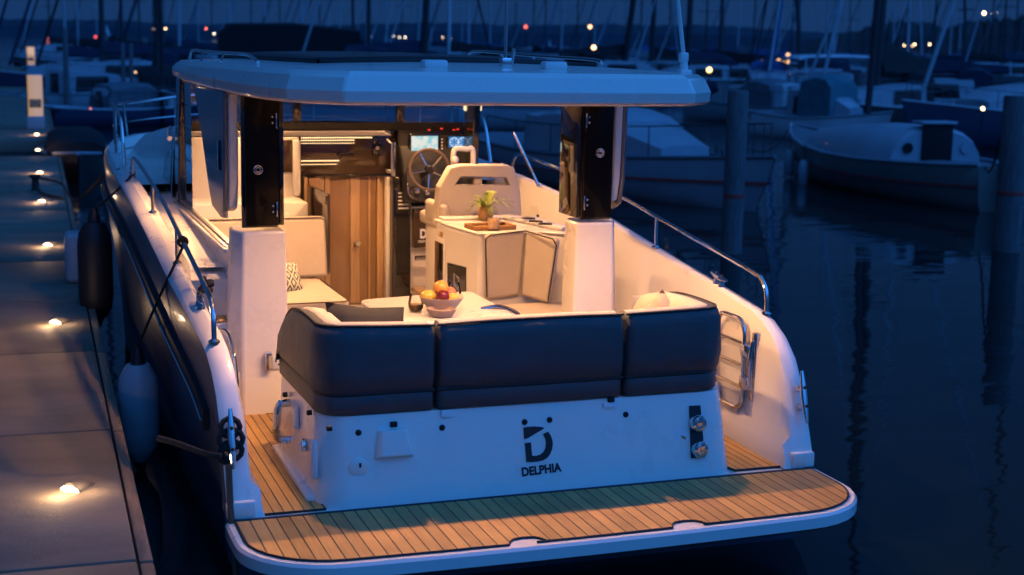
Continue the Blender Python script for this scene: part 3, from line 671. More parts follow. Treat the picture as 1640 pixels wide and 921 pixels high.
# cushion corner beside the helm
# helm seat
ys = 3.55
def frustum_back(name):
    a = [P(x,y,Y=ys) for x,y in ((697,362),(704,300),(722,268),(740,264),(812,264),(824,268),(834,310),(836,362))]
    inner = [P(x,y,Y=ys) for x,y in ((729,297),(737,285),(812,285),(817,297))]
    m = MB(); bm = m.bm
    fr = [bm.verts.new(p) for p in a]; ir = [bm.verts.new(p) for p in inner]
    # front face with a slot, as strips
    m2 = MB()
    top = [a[1],a[2],a[3],a[4],a[5],a[6]]
    d = Vector((0,.11,0))
    m.bm.clear()
    m.prism([a[0],a[1],inner[0],inner[3],a[6],a[7]],d)
    m.prism([a[1],a[2],a[3],inner[1],inner[0]],d)
    m.prism([inner[1],a[3],a[4],inner[2]],d)
    m.prism([inner[2],a[4],a[5],a[6],inner[3]],d)
    bmesh.ops.remove_doubles(m.bm, verts=m.bm.verts, dist=1e-4)
    kill = {}
    for f in m.bm.faces: kill.setdefault(frozenset(v.index for v in f.verts),[]).append(f)
    m.bm.verts.index_update(); kill = {}
    for f in m.bm.faces: kill.setdefault(frozenset(v.index for v in f.verts),[]).append(f)
    dead = [f for L in kill.values() if len(L) > 1 for f in L]
    bmesh.ops.delete(m.bm, geom=dead, context='FACES_ONLY')
    return m
helm = bp(frustum_back('x'),'helm_seat',CREAM,bevel=.018,seg=3)
m = MB(); q = P(765,291,Y=ys+.05); m.box(q.x-.03,q.x+.03,ys+.03,ys+.075,q.z-.05,q.z+.05,bev=.008); bp(m,'seat_back_strut',CREAM,helm)
m = cushion(.56,1.20,3.67,4.15,1.26,1.36,.03); bp(m,'seat_cushion',CREAM,helm)
m = MB(); m.box(.545,.615,3.5,3.95,1.30,1.47,bev=.03,seg=3); bp(m,'arm_rest',CREAM,helm)
m = MB(); m.box(.60,1.25,3.50,4.1,.45,1.275,bev=.02); seatbase = bp(m,'helm_seat_base',GELIN,helm)
# galley unit behind the helm seat
m = MB(); poly = [(.575,2.68),(1.02,2.68),(1.22,2.48),(1.30,2.50),(1.30,3.48),(.50,3.48),(.50,3.2)]
m.prism([(x,y,.44) for x,y in poly],(0,0,.905)); gal = bp(m,'galley_unit',GELIN,bevel=.025,seg=3)
m = MB(); poly2 = [(.56,2.665),(1.03,2.665),(1.2,2.49),(1.305,2.49),(1.305,3.50),(.49,3.50),(.49,3.2)]; m.prism([(x,y,1.347) for x,y in poly2],(0,0,.018)); bp(m,'worktop',GEL,gal,bevel=.007)
m = MB(); m.box(1.07,1.18,2.62,3.42,1.366,1.395,bev=.008,rot=Matrix.Rotation(R_(14),3,'Z')); bp(m,'worktop_ledge',GEL,gal)
m = MB(); m.box(.52,1.0,3.36,3.48,1.366,1.385,bev=.006); bp(m,'worktop_upstand',GEL,gal)
def inboard(x0,y0,x1,y1,mat,nm,off=.008,par=None,bev=.006):
    # panel on the inboard face of the galley: the face runs from (.575,2.68) to (.50,3.2)
    p0 = Vector((.575,2.68,0)); d = Vector((.50-.575,3.2-2.68,0)).normalized(); n = Vector((-d.y,d.x,0)); 
    if n.x > 0: n = -n
    def hit(x,y):
        r = ROT @ Vector((x-CX,y-CY,F)); t = (p0-CAM).dot(n)/r.dot(n); return CAM+r*t
    a,b,c,e = hit(x0,y0),hit(x1,y0+ (8 if nm!='cupboard_label' else 2)),hit(x1,y1+(8 if nm!='cupboard_label' else 2)),hit(x0,y1)
    m = MB(); m.prism([a-n*.004,b-n*.004,c-n*.004,e-n*.004], n*(off+.004)); return bp(m,nm,mat,par or gal,bevel=bev)
m = MB(); m.box(.488,.500,3.22,3.46,.55,1.24,bev=.004); fp = bp(m,'fridge_frame',GEL,gal)
m = MB(); m.box(.480,.489,3.245,3.44,.58,1.21,bev=.003); bp(m,'fridge_door',BLKGLOSS,gal)
m = MB(); m.box(.468,.482,3.25,3.28,.70,.76,bev=.004); bp(m,'fridge_catch',STEEL,gal)
inboard(717,420,747,470,BLKGLOSS,'control_panel',.006)
inboard(728,437,737,458,ALU,'panel_switch',.010,bev=.002)
inboard(731,440,735,452,BLKGLOSS,'panel_switch_key',.013,bev=.001)
c = P(705,384,X=.50); m = MB(); m.box(.492,.499,3.3,3.36,1.25,1.29,bev=.002); bp(m,'cupboard_label',pmat('brass_label',(.45,.25,.08),.4),gal)
m = MB(); m.box(.555,.57,2.72,3.05,1.305,1.325,bev=.003,rot=Matrix.Rotation(R_(8),3,'Z')); bp(m,'drawer_gap',CHARC,gal)
# galley back cushions facing the dinette
def padded(px, Y0, depth, nm, mat=CREAM, pip=True):
    pass
m = MB()
A = [(P(x,y,Y=2.63)) for x,y in ((777,376),(842,370),(833,474),(779,480))]
m.prism([p for p in A],(0,.06,0)); bc = bp(m,'back_cushion',CREAM,gal,bevel=.024,seg=3)
m = MB(); m.tube([A[3]+Vector((.004,.004,.02)),A[0]+Vector((.004,.004,-.03)),A[0]+Vector((.04,.004,-.004)),A[1]+Vector((0,.004,.0))],.0055,6,False); bp(m,'cushion_piping',PIPE,gal)
B0 = [A[1], P(892,384,Y=2.40), P(878,487,Y=2.40), A[2]]
m = MB(); m.prism(B0,(.05,.05,0)); bp(m,'back_cushion',CREAM,gal,bevel=.024,seg=3)
m = MB(); m.tube([B0[0],B0[1]+Vector((-.03,0,.006)),B0[1]+Vector((-.004,-.004,-.04)),B0[2]+Vector((-.004,-.004,.02))],.0055,6,False); bp(m,'cushion_piping',PIPE,gal)
# dinette seat below it
m = MB(); m.box(.30,1.15,1.62,2.60,.44,.80,bev=.02); din = bp(m,'dinette_base',GELIN)
m = cushion(.28,1.15,1.60,2.52,.80,.885,.03); bp(m,'dinette_cushion',CREAM,din)
# port bench
m = MB(); m.box(-1.17,-.27,3.0,4.4,.44,.76,bev=.02); m.box(-1.17,-.62,1.9,3.0,.44,.78,bev=.02); ben = bp(m,'bench_base',GELIN)
m = cushion(-1.15,-.27,2.98,4.0,.765,.87,.035); bp(m,'bench_cushion',CREAM,ben)
m = MB(); e = P(562,470,Z=.86); m.tube([(-1.1,2.975,.862),(-.31,2.975,.862),(-.275,3.02,.862),(-.275,3.95,.862)],.005,6,False); bp(m,'bench_piping',PIPE,ben)
a1 = P(523,347,Y=4.02); a2 = P(526,438,Y=3.95)
m = MB(); m.prism([(-1.12,3.93,.87),(a2.x,3.93,.88),(a1.x-.01,4.0,a1.z),(-1.12,4.0,a1.z)],(0,.11,0)); bp(m,'bench_backrest',CREAM,ben,bevel=.03,seg=3)
m = MB(); m.tube([(-1.1,4.0,a1.z-.004),(a1.x-.04,4.0,a1.z-.004),(a1.x-.014,3.995,a1.z-.03),(a2.x-.004,3.935,.90)],.005,6,False); bp(m,'bench_piping',PIPE,ben)
m = MB(); m.box(-.185,-.16,4.1,4.9,.88,1.5,bev=.01); m.lathe([(.03,0),(.03,.02),(0,.02)],14,(-.2,4.12,1.45),'X'); bp(m,'bench_end_panel',SMOKE,ben)
# table
tp = [P(x,y,Z=1.06) for x,y in ((590,487),(612,478.5),(745,464),(803,502),(660,519))]
tl = [(-.45,1.88),(-.30,2.06),(.36,2.16),(.36,1.28),(-.45,1.20)]
def rounded(poly, r, n=5):
    out = []
    for i in range(len(poly)):
        p = Vector((*poly[i],0)); a = Vector((*poly[i-1],0)); b = Vector((*poly[(i+1)%len(poly)],0))
        u = (a-p).normalized(); v = (b-p).normalized(); s0 = p+u*r; s1 = p+v*r
        for k in range(n+1):
            t = k/n; q = s0*(1-t)**2+p*2*t*(1-t)+s1*t*t; out.append((q.x,q.y))
    return out
tpo = rounded([(-.45,1.98),(.34,2.13),(.34,1.22),(-.45,1.15)], .07)
m = MB(); m.prism([(x,y,1.03) for x,y in tpo],(0,0,.024)); table = bp(m,'table',GEL,bevel=.006)
m = MB(); m.prism([(x*.985,1.6+(y-1.6)*.985,1.0) for x,y in tpo],(0,0,.024)); bp(m,'table_lower_leaf',GEL,table,bevel=.006)
m = MB(); m.lathe([(.16,.452),(.16,.47),(.05,.48),(.045,1.0),(.10,1.0)],20,(-.05,1.65,0)); bp(m,'table_pedestal',STEEL,table)
m = MB(); c = P(800,497,Z=1.05); m.tube(smoothpath([c+Vector((-.1,.06,0)),c+Vector((.0,.02,.02)),c+Vector((.07,-.06,.0)),c+Vector((.10,-.13,-.03))],6),.014,10); bp(m,'table_handle',STEEL,table)

# handrails
for s in (-1,1):
    m = MB(); X = 1.575
    pts = [(s*X,.425,1.17),(s*X,.44,1.28),(s*X,.50,1.345),(s*X,.60,1.372),(s*X,1.2,1.45),(s*X,1.89,1.535),(s*X,2.62,1.625),(s*X,3.6,1.70),(s*X,4.55,1.745)]
    if s > 0: pts += [(s*X,4.75,1.70),(s*X,4.85,1.56)]
    else: pts += [(s*X,4.72,1.70),(s*X,4.8,1.54)]
    m.tube(smoothpath(pts,5),.0135,10); rail = bp(m,'hand_rail',STEEL)
    for y in (1.93,3.3):
        m = MB(); m.tube([(s*X,y,sheer(y)+.03),(s*X,y,lerp_tab([(p[1],p[2]) for p in pts[3:9]],y))],.012,10); m.lathe([(.028,0),(.028,.008),(.014,.018)],14,(s*X,y,sheer(y)+.043)); bp(m,'rail_post',STEEL,rail)
    for y in (.425,4.82):
        m = MB(); m.lathe([(.03,0),(.03,.008),(.015,.018)],14,(s*X,y,sheer(y)+.043)); bp(m,'rail_foot',STEEL,rail)
# bow rail
def br(s):
    pts = [(s*1.58,5.4,1.62),(s*1.585,5.6,1.95),(s*1.59,5.9,2.04),(s*1.56,6.8,2.06),(s*1.50,7.5,2.02),(s*1.40,8.1,2.0),(s*1.15,8.6,2.0),(s*.8,9.0,2.03),(s*.4,9.3,2.06),(s*.0,9.4,2.07)]
    return pts
for s in (-1,1):
    m = MB(); m.tube(smoothpath(br(s),5),.014,8); r_ = bp(m,'bow_rail',STEEL)
    for x,y,z in [(1.56,6.5,2.06),(1.50,7.4,2.02),(1.35,8.2,2.0),(.75,9.02,2.03)]:
        m = MB(); m.tube([(s*min(x,xo(y)-.06),y,sheer(y)),(s*x,y,z)],.012,8); bp(m,'rail_post',STEEL,r_)
    m = MB(); m.tube(smoothpath([(s*1.585,5.6,1.80),(s*1.55,6.8,1.85),(s*1.48,7.5,1.83),(s*1.15,8.55,1.82),(s*.4,9.25,1.85)],5),.006,6); bp(m,'guard_wire',STEEL,r_)

# bathing ladder stowed inside the starboard bulwark
LX = 1.46
def lz(y,z): return Vector((LX,y,z))
y0,y1,z0,z1,r = .46,.80,.585,1.115,.09
loop = [lz(y,z) for y,z in rr(y0,y1,z0,z1,r,6)]
m = MB(); m.tube(loop+[loop[0],loop[1]],.015,10,False); lad = bp(m,'boarding_ladder',STEEL)
for z in (.72,.85,.98):
    m = MB(); m.tube([lz(y0,z),lz(y1,z)],.010,8); bp(m,'ladder_rung',STEEL,lad)
m = MB(); m.tube(smoothpath([(LX+.03,.375,.70),(LX,.37,.76),(LX,.37,.98),(LX+.04,.36,1.02)],4),.013,8)
for z in (.76,.95): m.box(LX-.03,LX+.03,.37,.46,z-.035,z+.035,bev=.008)
m.box(LX+.01,LX+.05,.35,.40,.66,1.06,bev=.008)
bp(m,'ladder_bracket',STEEL,lad)
m = MB(); m.box(LX-.01,LX+.05,.76,.84,.62,.68,bev=.01); bp(m,'ladder_foot',WHITEP,lad)

# cleats
def cleat(c, along, up, nm='cleat', L=.15):
    m = MB(); a = Vector(along).normalized(); u = Vector(up).normalized(); c = Vector(c)
    m.tube([c-a*L+u*.050,c-a*L*.5+u*.046,c+u*.043,c+a*L*.5+u*.046,c+a*L+u*.050],.017,10,taper=[.5,1,1.2,1,.5])
    for k in (-.35,.35):
        q = c+a*L*k; m.tube([q-u*.004,q+u*.04],.015,8,taper=[1.5,1])
    o = bp(m,nm,STEEL)
    for k in (-.35,.35):
        m = MB(); m.sphere(c+a*L*k+u*.062,.010,u=10,v=6); bp(m,'cleat_bolt',CHARC,o)
    return o
for s in (-1,1):
    tn = Vector((0,-(.97-.55),.21)).normalized()
    al = Vector((0,.07,.23)).normalized(); up = Vector((0,-al.z,al.y))
    cleat((s*1.565,-.0,.765), al, up, L=.145)
    cleat((s*1.565,1.0,1.235), (0,1,.13), (0,0,1), L=.10)
    cleat((s*1.56,4.95,1.585), (0,1,.04), (0,0,1), L=.10)
# inner boarding grip on the port bulwark
m = MB(); m.tube(smoothpath([(-1.485,.98,1.10),(-1.45,.80,1.12),(-1.44,.66,1.02),(-1.44,.60,.86),(-1.48,.60,.82)],5),.013,8); bp(m,'boarding_grip',STEEL)
m = MB(); m.box(-1.535,-1.455,1.28,1.34,1.255,1.29,bev=.01); m.tube([(-1.51,1.31,1.28),(-1.50,1.31,1.35)],.014,8); m.lathe([(.02,-.02),(.024,0),(.02,.02)],12,(-1.47,1.30,1.31),'X'); bp(m,'fairlead',BLKMAT)
m = MB(); m.box(1.44,1.52,1.9,2.0,.9,1.0,bev=.01); bp(m,'locker_lid',GEL)
# deck speaker under the port window
c = P(377,330,Y=1.95); m = MB(); m.lathe([(.075,0),(.075,-.02),(.05,-.03),(0,-.026)],20,(-1.262,2.02,1.66),'X',sx=.6,sy=1.0); bp(m,'deck_speaker',GELIN)
# starboard door gear seen through the opening
m = MB(); m.tube([(1.22,5.0,1.55),(1.2,4.95,2.33)],.014,8); bp(m,'door_rail',STEEL)
m = MB(); m.tube([(1.55,4.1,1.53),(1.40,4.3,1.95)],.012,8); bp(m,'wiper_strut',STEEL)
m = MB(); c = Vector((1.515,4.0,1.30)); m.lathe([(.016,0),(.016,-.012),(0,-.012)],12,c,'X'); bp(m,'bulwark_fitting',CHARC)

# ------------------------------------------------------------------ loose things aboard
def fruit_bowl():
    c = P(707,499,Z=1.055); t = thing('fruit_bowl','wide cream ceramic fruit bowl on the cockpit table','bowl',c)
    m = MB(); m.lathe([(.0,.004),(.055,.0),(.062,.006),(.10,.04),(.132,.088),(.136,.096),(.130,.096),(.096,.046),(.05,.014),(0,.012)],28)
    m.put('bowl_body',pmat('ceramic_cream',(.66,.56,.45),.35,coat=.3),t); return c
fb = fruit_bowl()
def fruit(nm,label,off,r,col,sq=(1,1,1),rough=.35):
    m = MB(); m.sphere((0,0,0),r,sq); o = m.put(nm,pmat(nm+'_skin',col,rough,var=.2,vscale=14,coat=.25),None,loc=fb+Vector(off)); tag(o,label,'fruit',group='fruit in the bowl'); return o
fruit('orange','orange on top of the fruit pile in the bowl',(-.005,.0,.145),.047,(.72,.30,.05))
fruit('plum','dark red plum at the front of the bowl',(-.015,-.07,.105),.042,(.12,.012,.02),rough=.2)
fruit('pear','yellow green pear at the left end of the bowl',(-.085,-.0,.098),.042,(.62,.42,.07),(1.2,1,.9))
fruit('peach','pink blushed peach at the right of the bowl',(.06,.02,.108),.038,(.60,.17,.09))
fruit('lemon','yellow lemon low at the right front of the bowl',(.055,-.05,.09),.034,(.72,.42,.08),(1.2,.9,.9))
c = P(701,503,Z=1.055); t = thing('small_bowl','small shallow taupe bowl in front of the fruit bowl','bowl',c+Vector((0,-.08,0)))
m = MB(); m.lathe([(0,.002),(.055,.0),(.066,.008),(.085,.036),(.09,.05),(.085,.05),(.06,.014),(0,.01)],26); m.put('bowl_body',pmat('ceramic_taupe',(.40,.30,.23),.45),t)
def tumbler(px,py,label,fill):
    c = P(px,py,Z=1.055); t = thing('glass_tumbler',label,'glass',c,group='stemless glasses on the table')
    m = MB(); m.loft([[(r_*math.cos(2*math.pi*k/22),r_*math.sin(2*math.pi*k/22),z_) for k in range(22)] for r_,z_ in ((.030,.002),(.044,.025),(.047,.05),(.042,.085),(.036,.105))],True,False); m.put('glass_body',CLEAR,t)
    if fill:
        m = MB(); m.lathe([(0,.007),(.028,.007),(.041,.027),(.0435,.045),(0,.045)],20); m.put('drink',pmat('amber_drink',(.62,.33,.08),.25),t)
tumbler(666,499,'stemless glass with amber drink beside the bowls',True)
tumbler(727,479,'empty stemless glass behind the fruit bowl',False)
# tray with plant and candle on the galley
tz = 1.366
c = P(785,366,Z=tz); t = thing('wooden_tray','woven wooden tray on the galley worktop','tray',(c.x,c.y,tz),rz=R_(4))
m = MB(); m.box(-.15,.15,-.09,.09,.0,.012,bev=.003); m.put('tray_base',WOODL,t)
m = MB(); TR = pmat('tray_weave',(.34,.17,.06),.6,var=.5,vscale=6,stretch=(30,30,2))
for x0,x1,y0,y1 in ((-.16,.16,-.10,-.088),(-.16,.16,.088,.10),(-.16,-.148,-.088,.088),(.148,.16,-.088,.088)): m.box(x0,x1,y0,y1,.0,.032,bev=.003)
m.put('tray_rim',TR,t)
cp = Vector((c.x-.02,c.y+.25,tz)); cp = P(777,353,Z=tz); t = thing('potted_fern','bright green fern in a woven basket pot','potted plant',cp)
m = MB(); prof = [(.0,0)]
for k in range(9):
    z = .012*k; r0 = .045+.016*math.sin(math.pi*k/8)
    prof += [(r0-.004,z),(r0,z+.006)]
prof += [(.043,.105),(.0,.1)]
m.lathe(prof,20); m.put('basket_pot',pmat('basket',(.42,.25,.10),.7,var=.5,vscale=5,stretch=(24,24,40),bump=.6,bscale=120),t)
FERN = pmat('fern_leaf',(.28,.36,.06),.5,var=.3,vscale=12)
fr_ = random.Random(3)
for k in range(30):
    a = fr_.uniform(0,2*math.pi); ln = fr_.uniform(.15,.235); up = fr_.uniform(.35,1.25); d = Vector((math.cos(a),math.sin(a)*.8,0))
    m = MB(); spine = []
    for j in range(9):
        u = j/8; spine.append(Vector((0,0,.095))+d*(.02+ln*u*(.35 if up>1 else .8))+Vector((0,0,ln*(up*u-.65*u*u))))
    side = Vector((-d.y,d.x,0))
    for j in range(1,9):
        w = .034*math.sin(math.pi*(j/8)**.6)+.006; p = spine[j]; q = (spine[j]-spine[j-1]).normalized()
        for sgn in (-1,1):
            tip = p+side*sgn*w+q*.016+Vector((0,0,fr_.uniform(-.004,.006))); m.poly([p-q*.007,p+q*.005,tip])
    m.tube(spine,.0012,4); m.put('frond',FERN,t,smooth=False)
cc = P(790,366,Z=tz+.013); t = thing('candle_jar','speckled glass candle jar standing on the tray','candle',cc)
m = MB(); m.lathe([(0,0),(.040,0),(.042,.01),(.042,.072),(.039,.072),(.038,.02),(0,.02)],22); m.put('jar',pmat('jar_glass',(.62,.42,.22),.3,var=.35,vscale=60,coat=.5),t)
m = MB(); m.lathe([(0,.02),(.0375,.02),(.0375,.05),(0,.05)],20); m.put('wax',pmat('wax',(.75,.6,.42),.5),t)
for i,(x,y,lab) in enumerate(((846,352,'long black stemmed utensil lying nearest the bulwark on the worktop'),(858,357,'black handled corkscrew in the middle of the worktop utensils'),(873,361,'black handled utensil at the aft end of the worktop'))):
    c = P(x,y,Z=1.397); t = thing('utensil',lab,'utensil',c,rz=R_(-20),group='utensils on the galley worktop')
    m = MB(); m.tube([(-.05,0,.010),(-.01,0,.012),(.05,0,.01)],.009,8,taper=[.7,1,.8]); m.put('handle',BLKMAT,t); m = MB(); m.tube([(-.12,.02,.008),(-.05,0,.010)],.003,6); m.put('shank',STEEL,t)
# cushions
def pillow(nm,label,loc,w,h,th,rot,mat):
    m = MB(); n = 9; 
    for sgn in (-1,1):
        rows = []
        for i in range(n):
            r_ = []
            for j in range(n):
                u = -1+2*i/(n-1); v = -1+2*j/(n-1)
                k = (max(0,(1-abs(u)**2.6)*(1-abs(v)**2.6)))**.55
                pin = 1-.10*(1-abs(u))*abs(v)**3; pin2 = 1-.10*(1-abs(v))*abs(u)**3
                r_.append(Vector((u*w/2*pin2, sgn*th/2*k, v*h/2*pin)))
            rows.append(r_)
        m.sheet(rows)
    o = m.put(nm,mat,None,loc=loc,rot=rot,ang=80); return tag(o,label,'cushion')
def diamond_mat():
    m = pmat('diamond_weave',(.7,.68,.6),.8); nt = m.node_tree; N = nt.nodes.new; L = nt.links.new; b = nt.nodes['Principled BSDF']
    tc = N('ShaderNodeTexCoord'); sx = N('ShaderNodeSeparateXYZ'); L(tc.outputs['Object'],sx.inputs[0])
    def mth(op,a,b_=None,v=None):
        q = N('ShaderNodeMath'); q.operation = op; L(a,q.inputs[0])
        if b_ is not None: L(b_,q.inputs[1])
        if v is not None: q.inputs[1].default_value = v
        return q.outputs[0]
    u = mth('PINGPONG',mth('MULTIPLY',sx.outputs['X'],v=13.),v=.5); v = mth('PINGPONG',mth('MULTIPLY',sx.outputs['Z'],v=9.),v=.5)
    s = mth('ADD',u,v); f = mth('FRACT',mth('MULTIPLY',s,v=2.6)); g = mth('GREATER_THAN',f,v=.55)
    mx = N('ShaderNodeMix'); mx.data_type = 'RGBA'; mx.inputs['A'].default_value = (.66,.63,.52,1); mx.inputs['B'].default_value = (.015,.06,.08,1); L(g,mx.inputs['Factor']); L(mx.outputs['Result'],b.inputs['Base Color']); return m
DIA = diamond_mat()
pillow('patterned_cushion','teal and cream diamond patterned cushion leaning on the port bench',Vector((-.64,3.5,.955)),.33,.27,.11,(R_(-32),R_(8),R_(28)),DIA)
pillow('beige_cushion','beige cushion with dark stitched edge in the starboard settee corner',P(1062,494,Y=.34)+Vector((0,.06,-.075)),.24,.25,.09,(R_(-24),R_(42),R_(-62)),pmat('beige_cloth',(.38,.31,.25),.8,bump=.3,bscale=120))
pillow('navy_cushion','dark navy cushion slumped in the port settee corner',Vector((-.80,.36,1.155)),.44,.36,.13,(R_(-30),R_(7),R_(6)),pmat('navy_cloth',(.005,.007,.012),.8))

# ================================================================== DOCK
DZ = .55
dd = Vector((.0262,1,0)).normalized(); dn = Vector((-dd.y,dd.x,0))      # along the dock / away from the boat
E0 = P(219,896,Z=DZ)
def D(a,b,z=0): return E0+dd*a+dn*b+Vector((0,0,z))
dock_rz = math.atan2(dd.y,dd.x)-math.pi/2
dock = thing('dock','long concrete slab dock running beside the navy cruiser','dock',(E0.x,E0.y,0),rz=dock_rz)
SL = 2.09
for k in range(-3,44):
    y0_ = k*SL+.012; y1_ = (k+1)*SL-.012
    if k > 9 and k % 3: continue
    if k > 9: y1_ = (k+3)*SL-.012
    m = MB(); m.box(-2.9,-.0,y0_,y1_,.30,DZ,bev=.012); m.put('slab',CONC,dock)
    m = MB(); m.box(.010,.066,y0_,y1_,.36,DZ-.012,bev=.008); m.put('edge_timber',EDGEM,dock)
m = MB(); m.box(-2.8,-.05,-3*SL,44*SL,-.25,.30); m.put('float',BLKMAT,dock)
DLM = emat('dock_lamp_glow',(1.0,.66,.36),14)
ll = [(125,783),(97,517),(83,393),(72,323),(68,277),(64,241),(62,216)]
where = ['nearest the camera','second nearest','third along','fourth along, before the mooring rope','fifth along, behind the rope','second farthest, below the lit pillar','farthest, at the foot of the lit pillar']
for i,(x,y) in enumerate(ll):
    c = P(x,y,Z=DZ); t = thing('deck_lamp','low half-round dock lamp glowing warm, '+where[i],'lamp',c,rz=dock_rz+R_(42),group='lamps along the dock edge')
    m = MB(); rings = []
    for j in range(9):
        u = j/8; xx = -.05+.15*u; w = .048*math.sin(math.pi*min(1,.35+u*.62))+.002; h = .042*math.sin(math.pi*min(1,.42+u*.55))+.002
        rings.append([(xx, w*math.cos(R_(a)), max(.0,h*math.sin(R_(a)))) for a in range(0,181,18)])
    m.loft(rings); m.put('lamp_hood',pmat('lamp_hood_grey',(.10,.09,.08),.5,metal=.3),t,ang=60)
    m = MB(); m.lathe([(0,.0),(.085,.0),(.085,.004),(0,.005)],20,sy=.6); m.put('lamp_base',pmat('lamp_base_grey',(.2,.18,.16),.5),t)
    m = MB(); m.loft([[(-.058-.018*math.sin(R_(a)),.052*math.cos(R_(a)),.004+.018*math.sin(R_(a))) for a in range(0,181,18)],[(-.048,.056*math.cos(R_(a)),.004+.025*math.sin(R_(a))) for a in range(0,181,18)]]); m.put('lamp_lens',DLM,t)
    for dx,e,an in ((-.13,3.6,0),(.0,.9,0)):
        l = bpy.data.lights.new('dock_lamp','POINT'); l.energy = e*(.8 if i<3 else .9); l.color = (1,.62,.34); l.shadow_soft_size = .02
        lo = bpy.data.objects.new('dock_lamp',l); C.objects.link(lo); lo.parent = t; lo.location = (dx,-.02 if dx else -.10,.065)
# lit service pillars on the dock
def service_pillar(loc,h,w,label,lit):
    t = thing('service_pillar',label,'power pillar',loc,rz=dock_rz,group='lit service pillars on the dock')
    m = MB(); m.box(-w/2-.01,w/2+.01,-w/2,w/2,0,h*.24,bev=.015); m.put('pillar_foot',pmat('pillar_foot_grey',(.35,.36,.38),.6),t)
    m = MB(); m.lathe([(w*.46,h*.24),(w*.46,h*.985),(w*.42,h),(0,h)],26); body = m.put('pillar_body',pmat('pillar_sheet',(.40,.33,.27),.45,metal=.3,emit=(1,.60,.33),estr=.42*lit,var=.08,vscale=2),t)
    m = MB(); m.box(-w*.36,w*.36,-w*.475,-w*.40,h*.40,h*.56,bev=.01); m.put('socket_panel',pmat('socket_panel_brown',(.22,.13,.05),.4,emit=(1,.6,.3),estr=.03),t)
    m = MB(); m.tube([(.11*w*2*math.cos(R_(a)),-w*.49,h*.475+.05*math.sin(R_(a))) for a in range(0,361,24)],.012,6,False); m.put('coiled_cable',pmat('cable_grey',(.5,.42,.3),.5),t)
    m = MB(); m.box(-w*.5,-w*.44,-w*.3,w*.3,h*.26,h*.98,bev=.004); m.put('side_trim',CHARC,t)
p1 = P(58,206,Z=DZ); service_pillar(p1,1.20,.36,'taller looking lit service pillar nearer the cruiser on the dock',1)
p2 = P(50,112,Z=DZ); service_pillar(p2,1.35,.48,'small far lit service pillar at the far end of the dock',1.5)
# dock mooring post with rope loop (by the third lamp)
c = P(57,305,Z=DZ); t = thing('mooring_bitt','black mooring bitt on the dock with a rope round it','bollard',c)
m = MB(); m.lathe([(.07,0),(.05,.03),(.045,.15),(.08,.19),(.075,.22),(0,.225)],14); m.put('post',BLKMAT,t)
q0 = c+Vector((.05,0,.17)); q1 = Vector((-1.60,6.6,1.50))
m = MB(); m.tube(smoothpath([q0,q0+Vector((.25,-.8,.0)),(q0+q1)/2+Vector((.08,0,-.30)),q1],8),.016,8); tag(m.put('mooring_line',ROPE,None),'dark mooring rope from the dock bitt up to the bow','rope')
q1 = P(98,318,Z=DZ+.02)
m = MB(); m.tube(smoothpath([c+Vector((0,0,.12)),c+Vector((.05,-.6,.03)),c+Vector((.28,-1.2,.02)),q1],8),.018,8); tag(m.put('rope_tail',ROPE,None),'dark rope tail curving over the dock edge','rope')
# stern line round the port cleat and rope down
m = MB(); k0 = Vector((-1.59,-.03,.73)); kc = Vector((-1.565,0,.765)); ka = Vector((0,.07,.23)).normalized(); ku = Vector((0,-ka.z,ka.y))
for q_,r_ in ((.055,.046),(-.055,.050),(0,.058)):
    m.tube([kc+ku*(.012+.0012*a)+Vector((r_*math.cos(R_(a*33)),0,0))+ka*(q_+.045*math.sin(R_(a*33))) for a in range(0,20)],.013,8)
m.tube([kc+ku*.02+Vector((-.03,0,0))-ka*.07+Vector((-.03*math.cos(R_(a*40)),-.012,.035*math.sin(R_(a*40)))) for a in range(0,16)],.016,8)
e1 = P(300,722,Z=.62)
m.tube(smoothpath([k0+Vector((-.03,-.06,-.02)),k0+Vector((-.10,-.03,-.01)),k0+Vector((-.22,.08,.02)),k0+Vector((-.30,.16,.03))],5),.016,8)
m.put('stern_line',ROPE,None); tag(bpy.data.objects['stern_line'],'dark stern line wound round the port stern cleat','rope')
m = MB(); e2 = P(366,930,Y=-1.25); m.tube(smoothpath([k0+Vector((.0,-.07,-.06)),k0+Vector((.005,-.11,-.35)),k0+Vector((.01,-.3,-.75)),k0+Vector((.0,-.5,-1.0))],6),.016,8); tag(m.put('stern_rope_end',ROPEB,None),'brown rope hanging from the port stern cleat into the water','rope')
# fenders
def fender(nm,label,loc,r,h,mat,capmat,rope_to):
    t = thing(nm,label,'fender',loc,group='fenders between hull and dock')
    m = MB(); m.lathe([(.0,0),(r*.35,.0),(r*.55,.03),(r*.9,.10),(r,.20),(r,h-.22),(r*.9,h-.12),(r*.55,h-.04),(0,h-.03)],26); m.put('fender_body',mat,t)
    m = MB(); m.lathe([(r*.42,h-.06),(r*.34,h),(r*.2,h+.07),(0,h+.07)],18); m.put('fender_end',capmat,t); m = MB(); m.lathe([(0,-.05),(r*.25,-.05),(r*.4,.01)],18); m.put('fender_end',capmat,t)
    m = MB(); m.tube(smoothpath([(0,0,h+.06),(Vector(rope_to)-Vector(loc))*.5+Vector((-.02,0,h*.5)),Vector(rope_to)-Vector(loc)],5),.009,6); m.put('fender_rope',ROPE,t)
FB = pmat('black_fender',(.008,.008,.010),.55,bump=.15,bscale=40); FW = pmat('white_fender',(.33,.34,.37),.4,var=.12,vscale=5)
fender('black_fender','large black fender hanging amidships beside the dock',(-1.86,5.0,.42),.135,.83,FB,FB,(-1.585,4.6,1.62))
fender('white_fender','white fender with a black cap hanging low near the stern',(-1.80,2.15,.06),.125,.66,FW,FB,(-1.575,1.62,1.48))
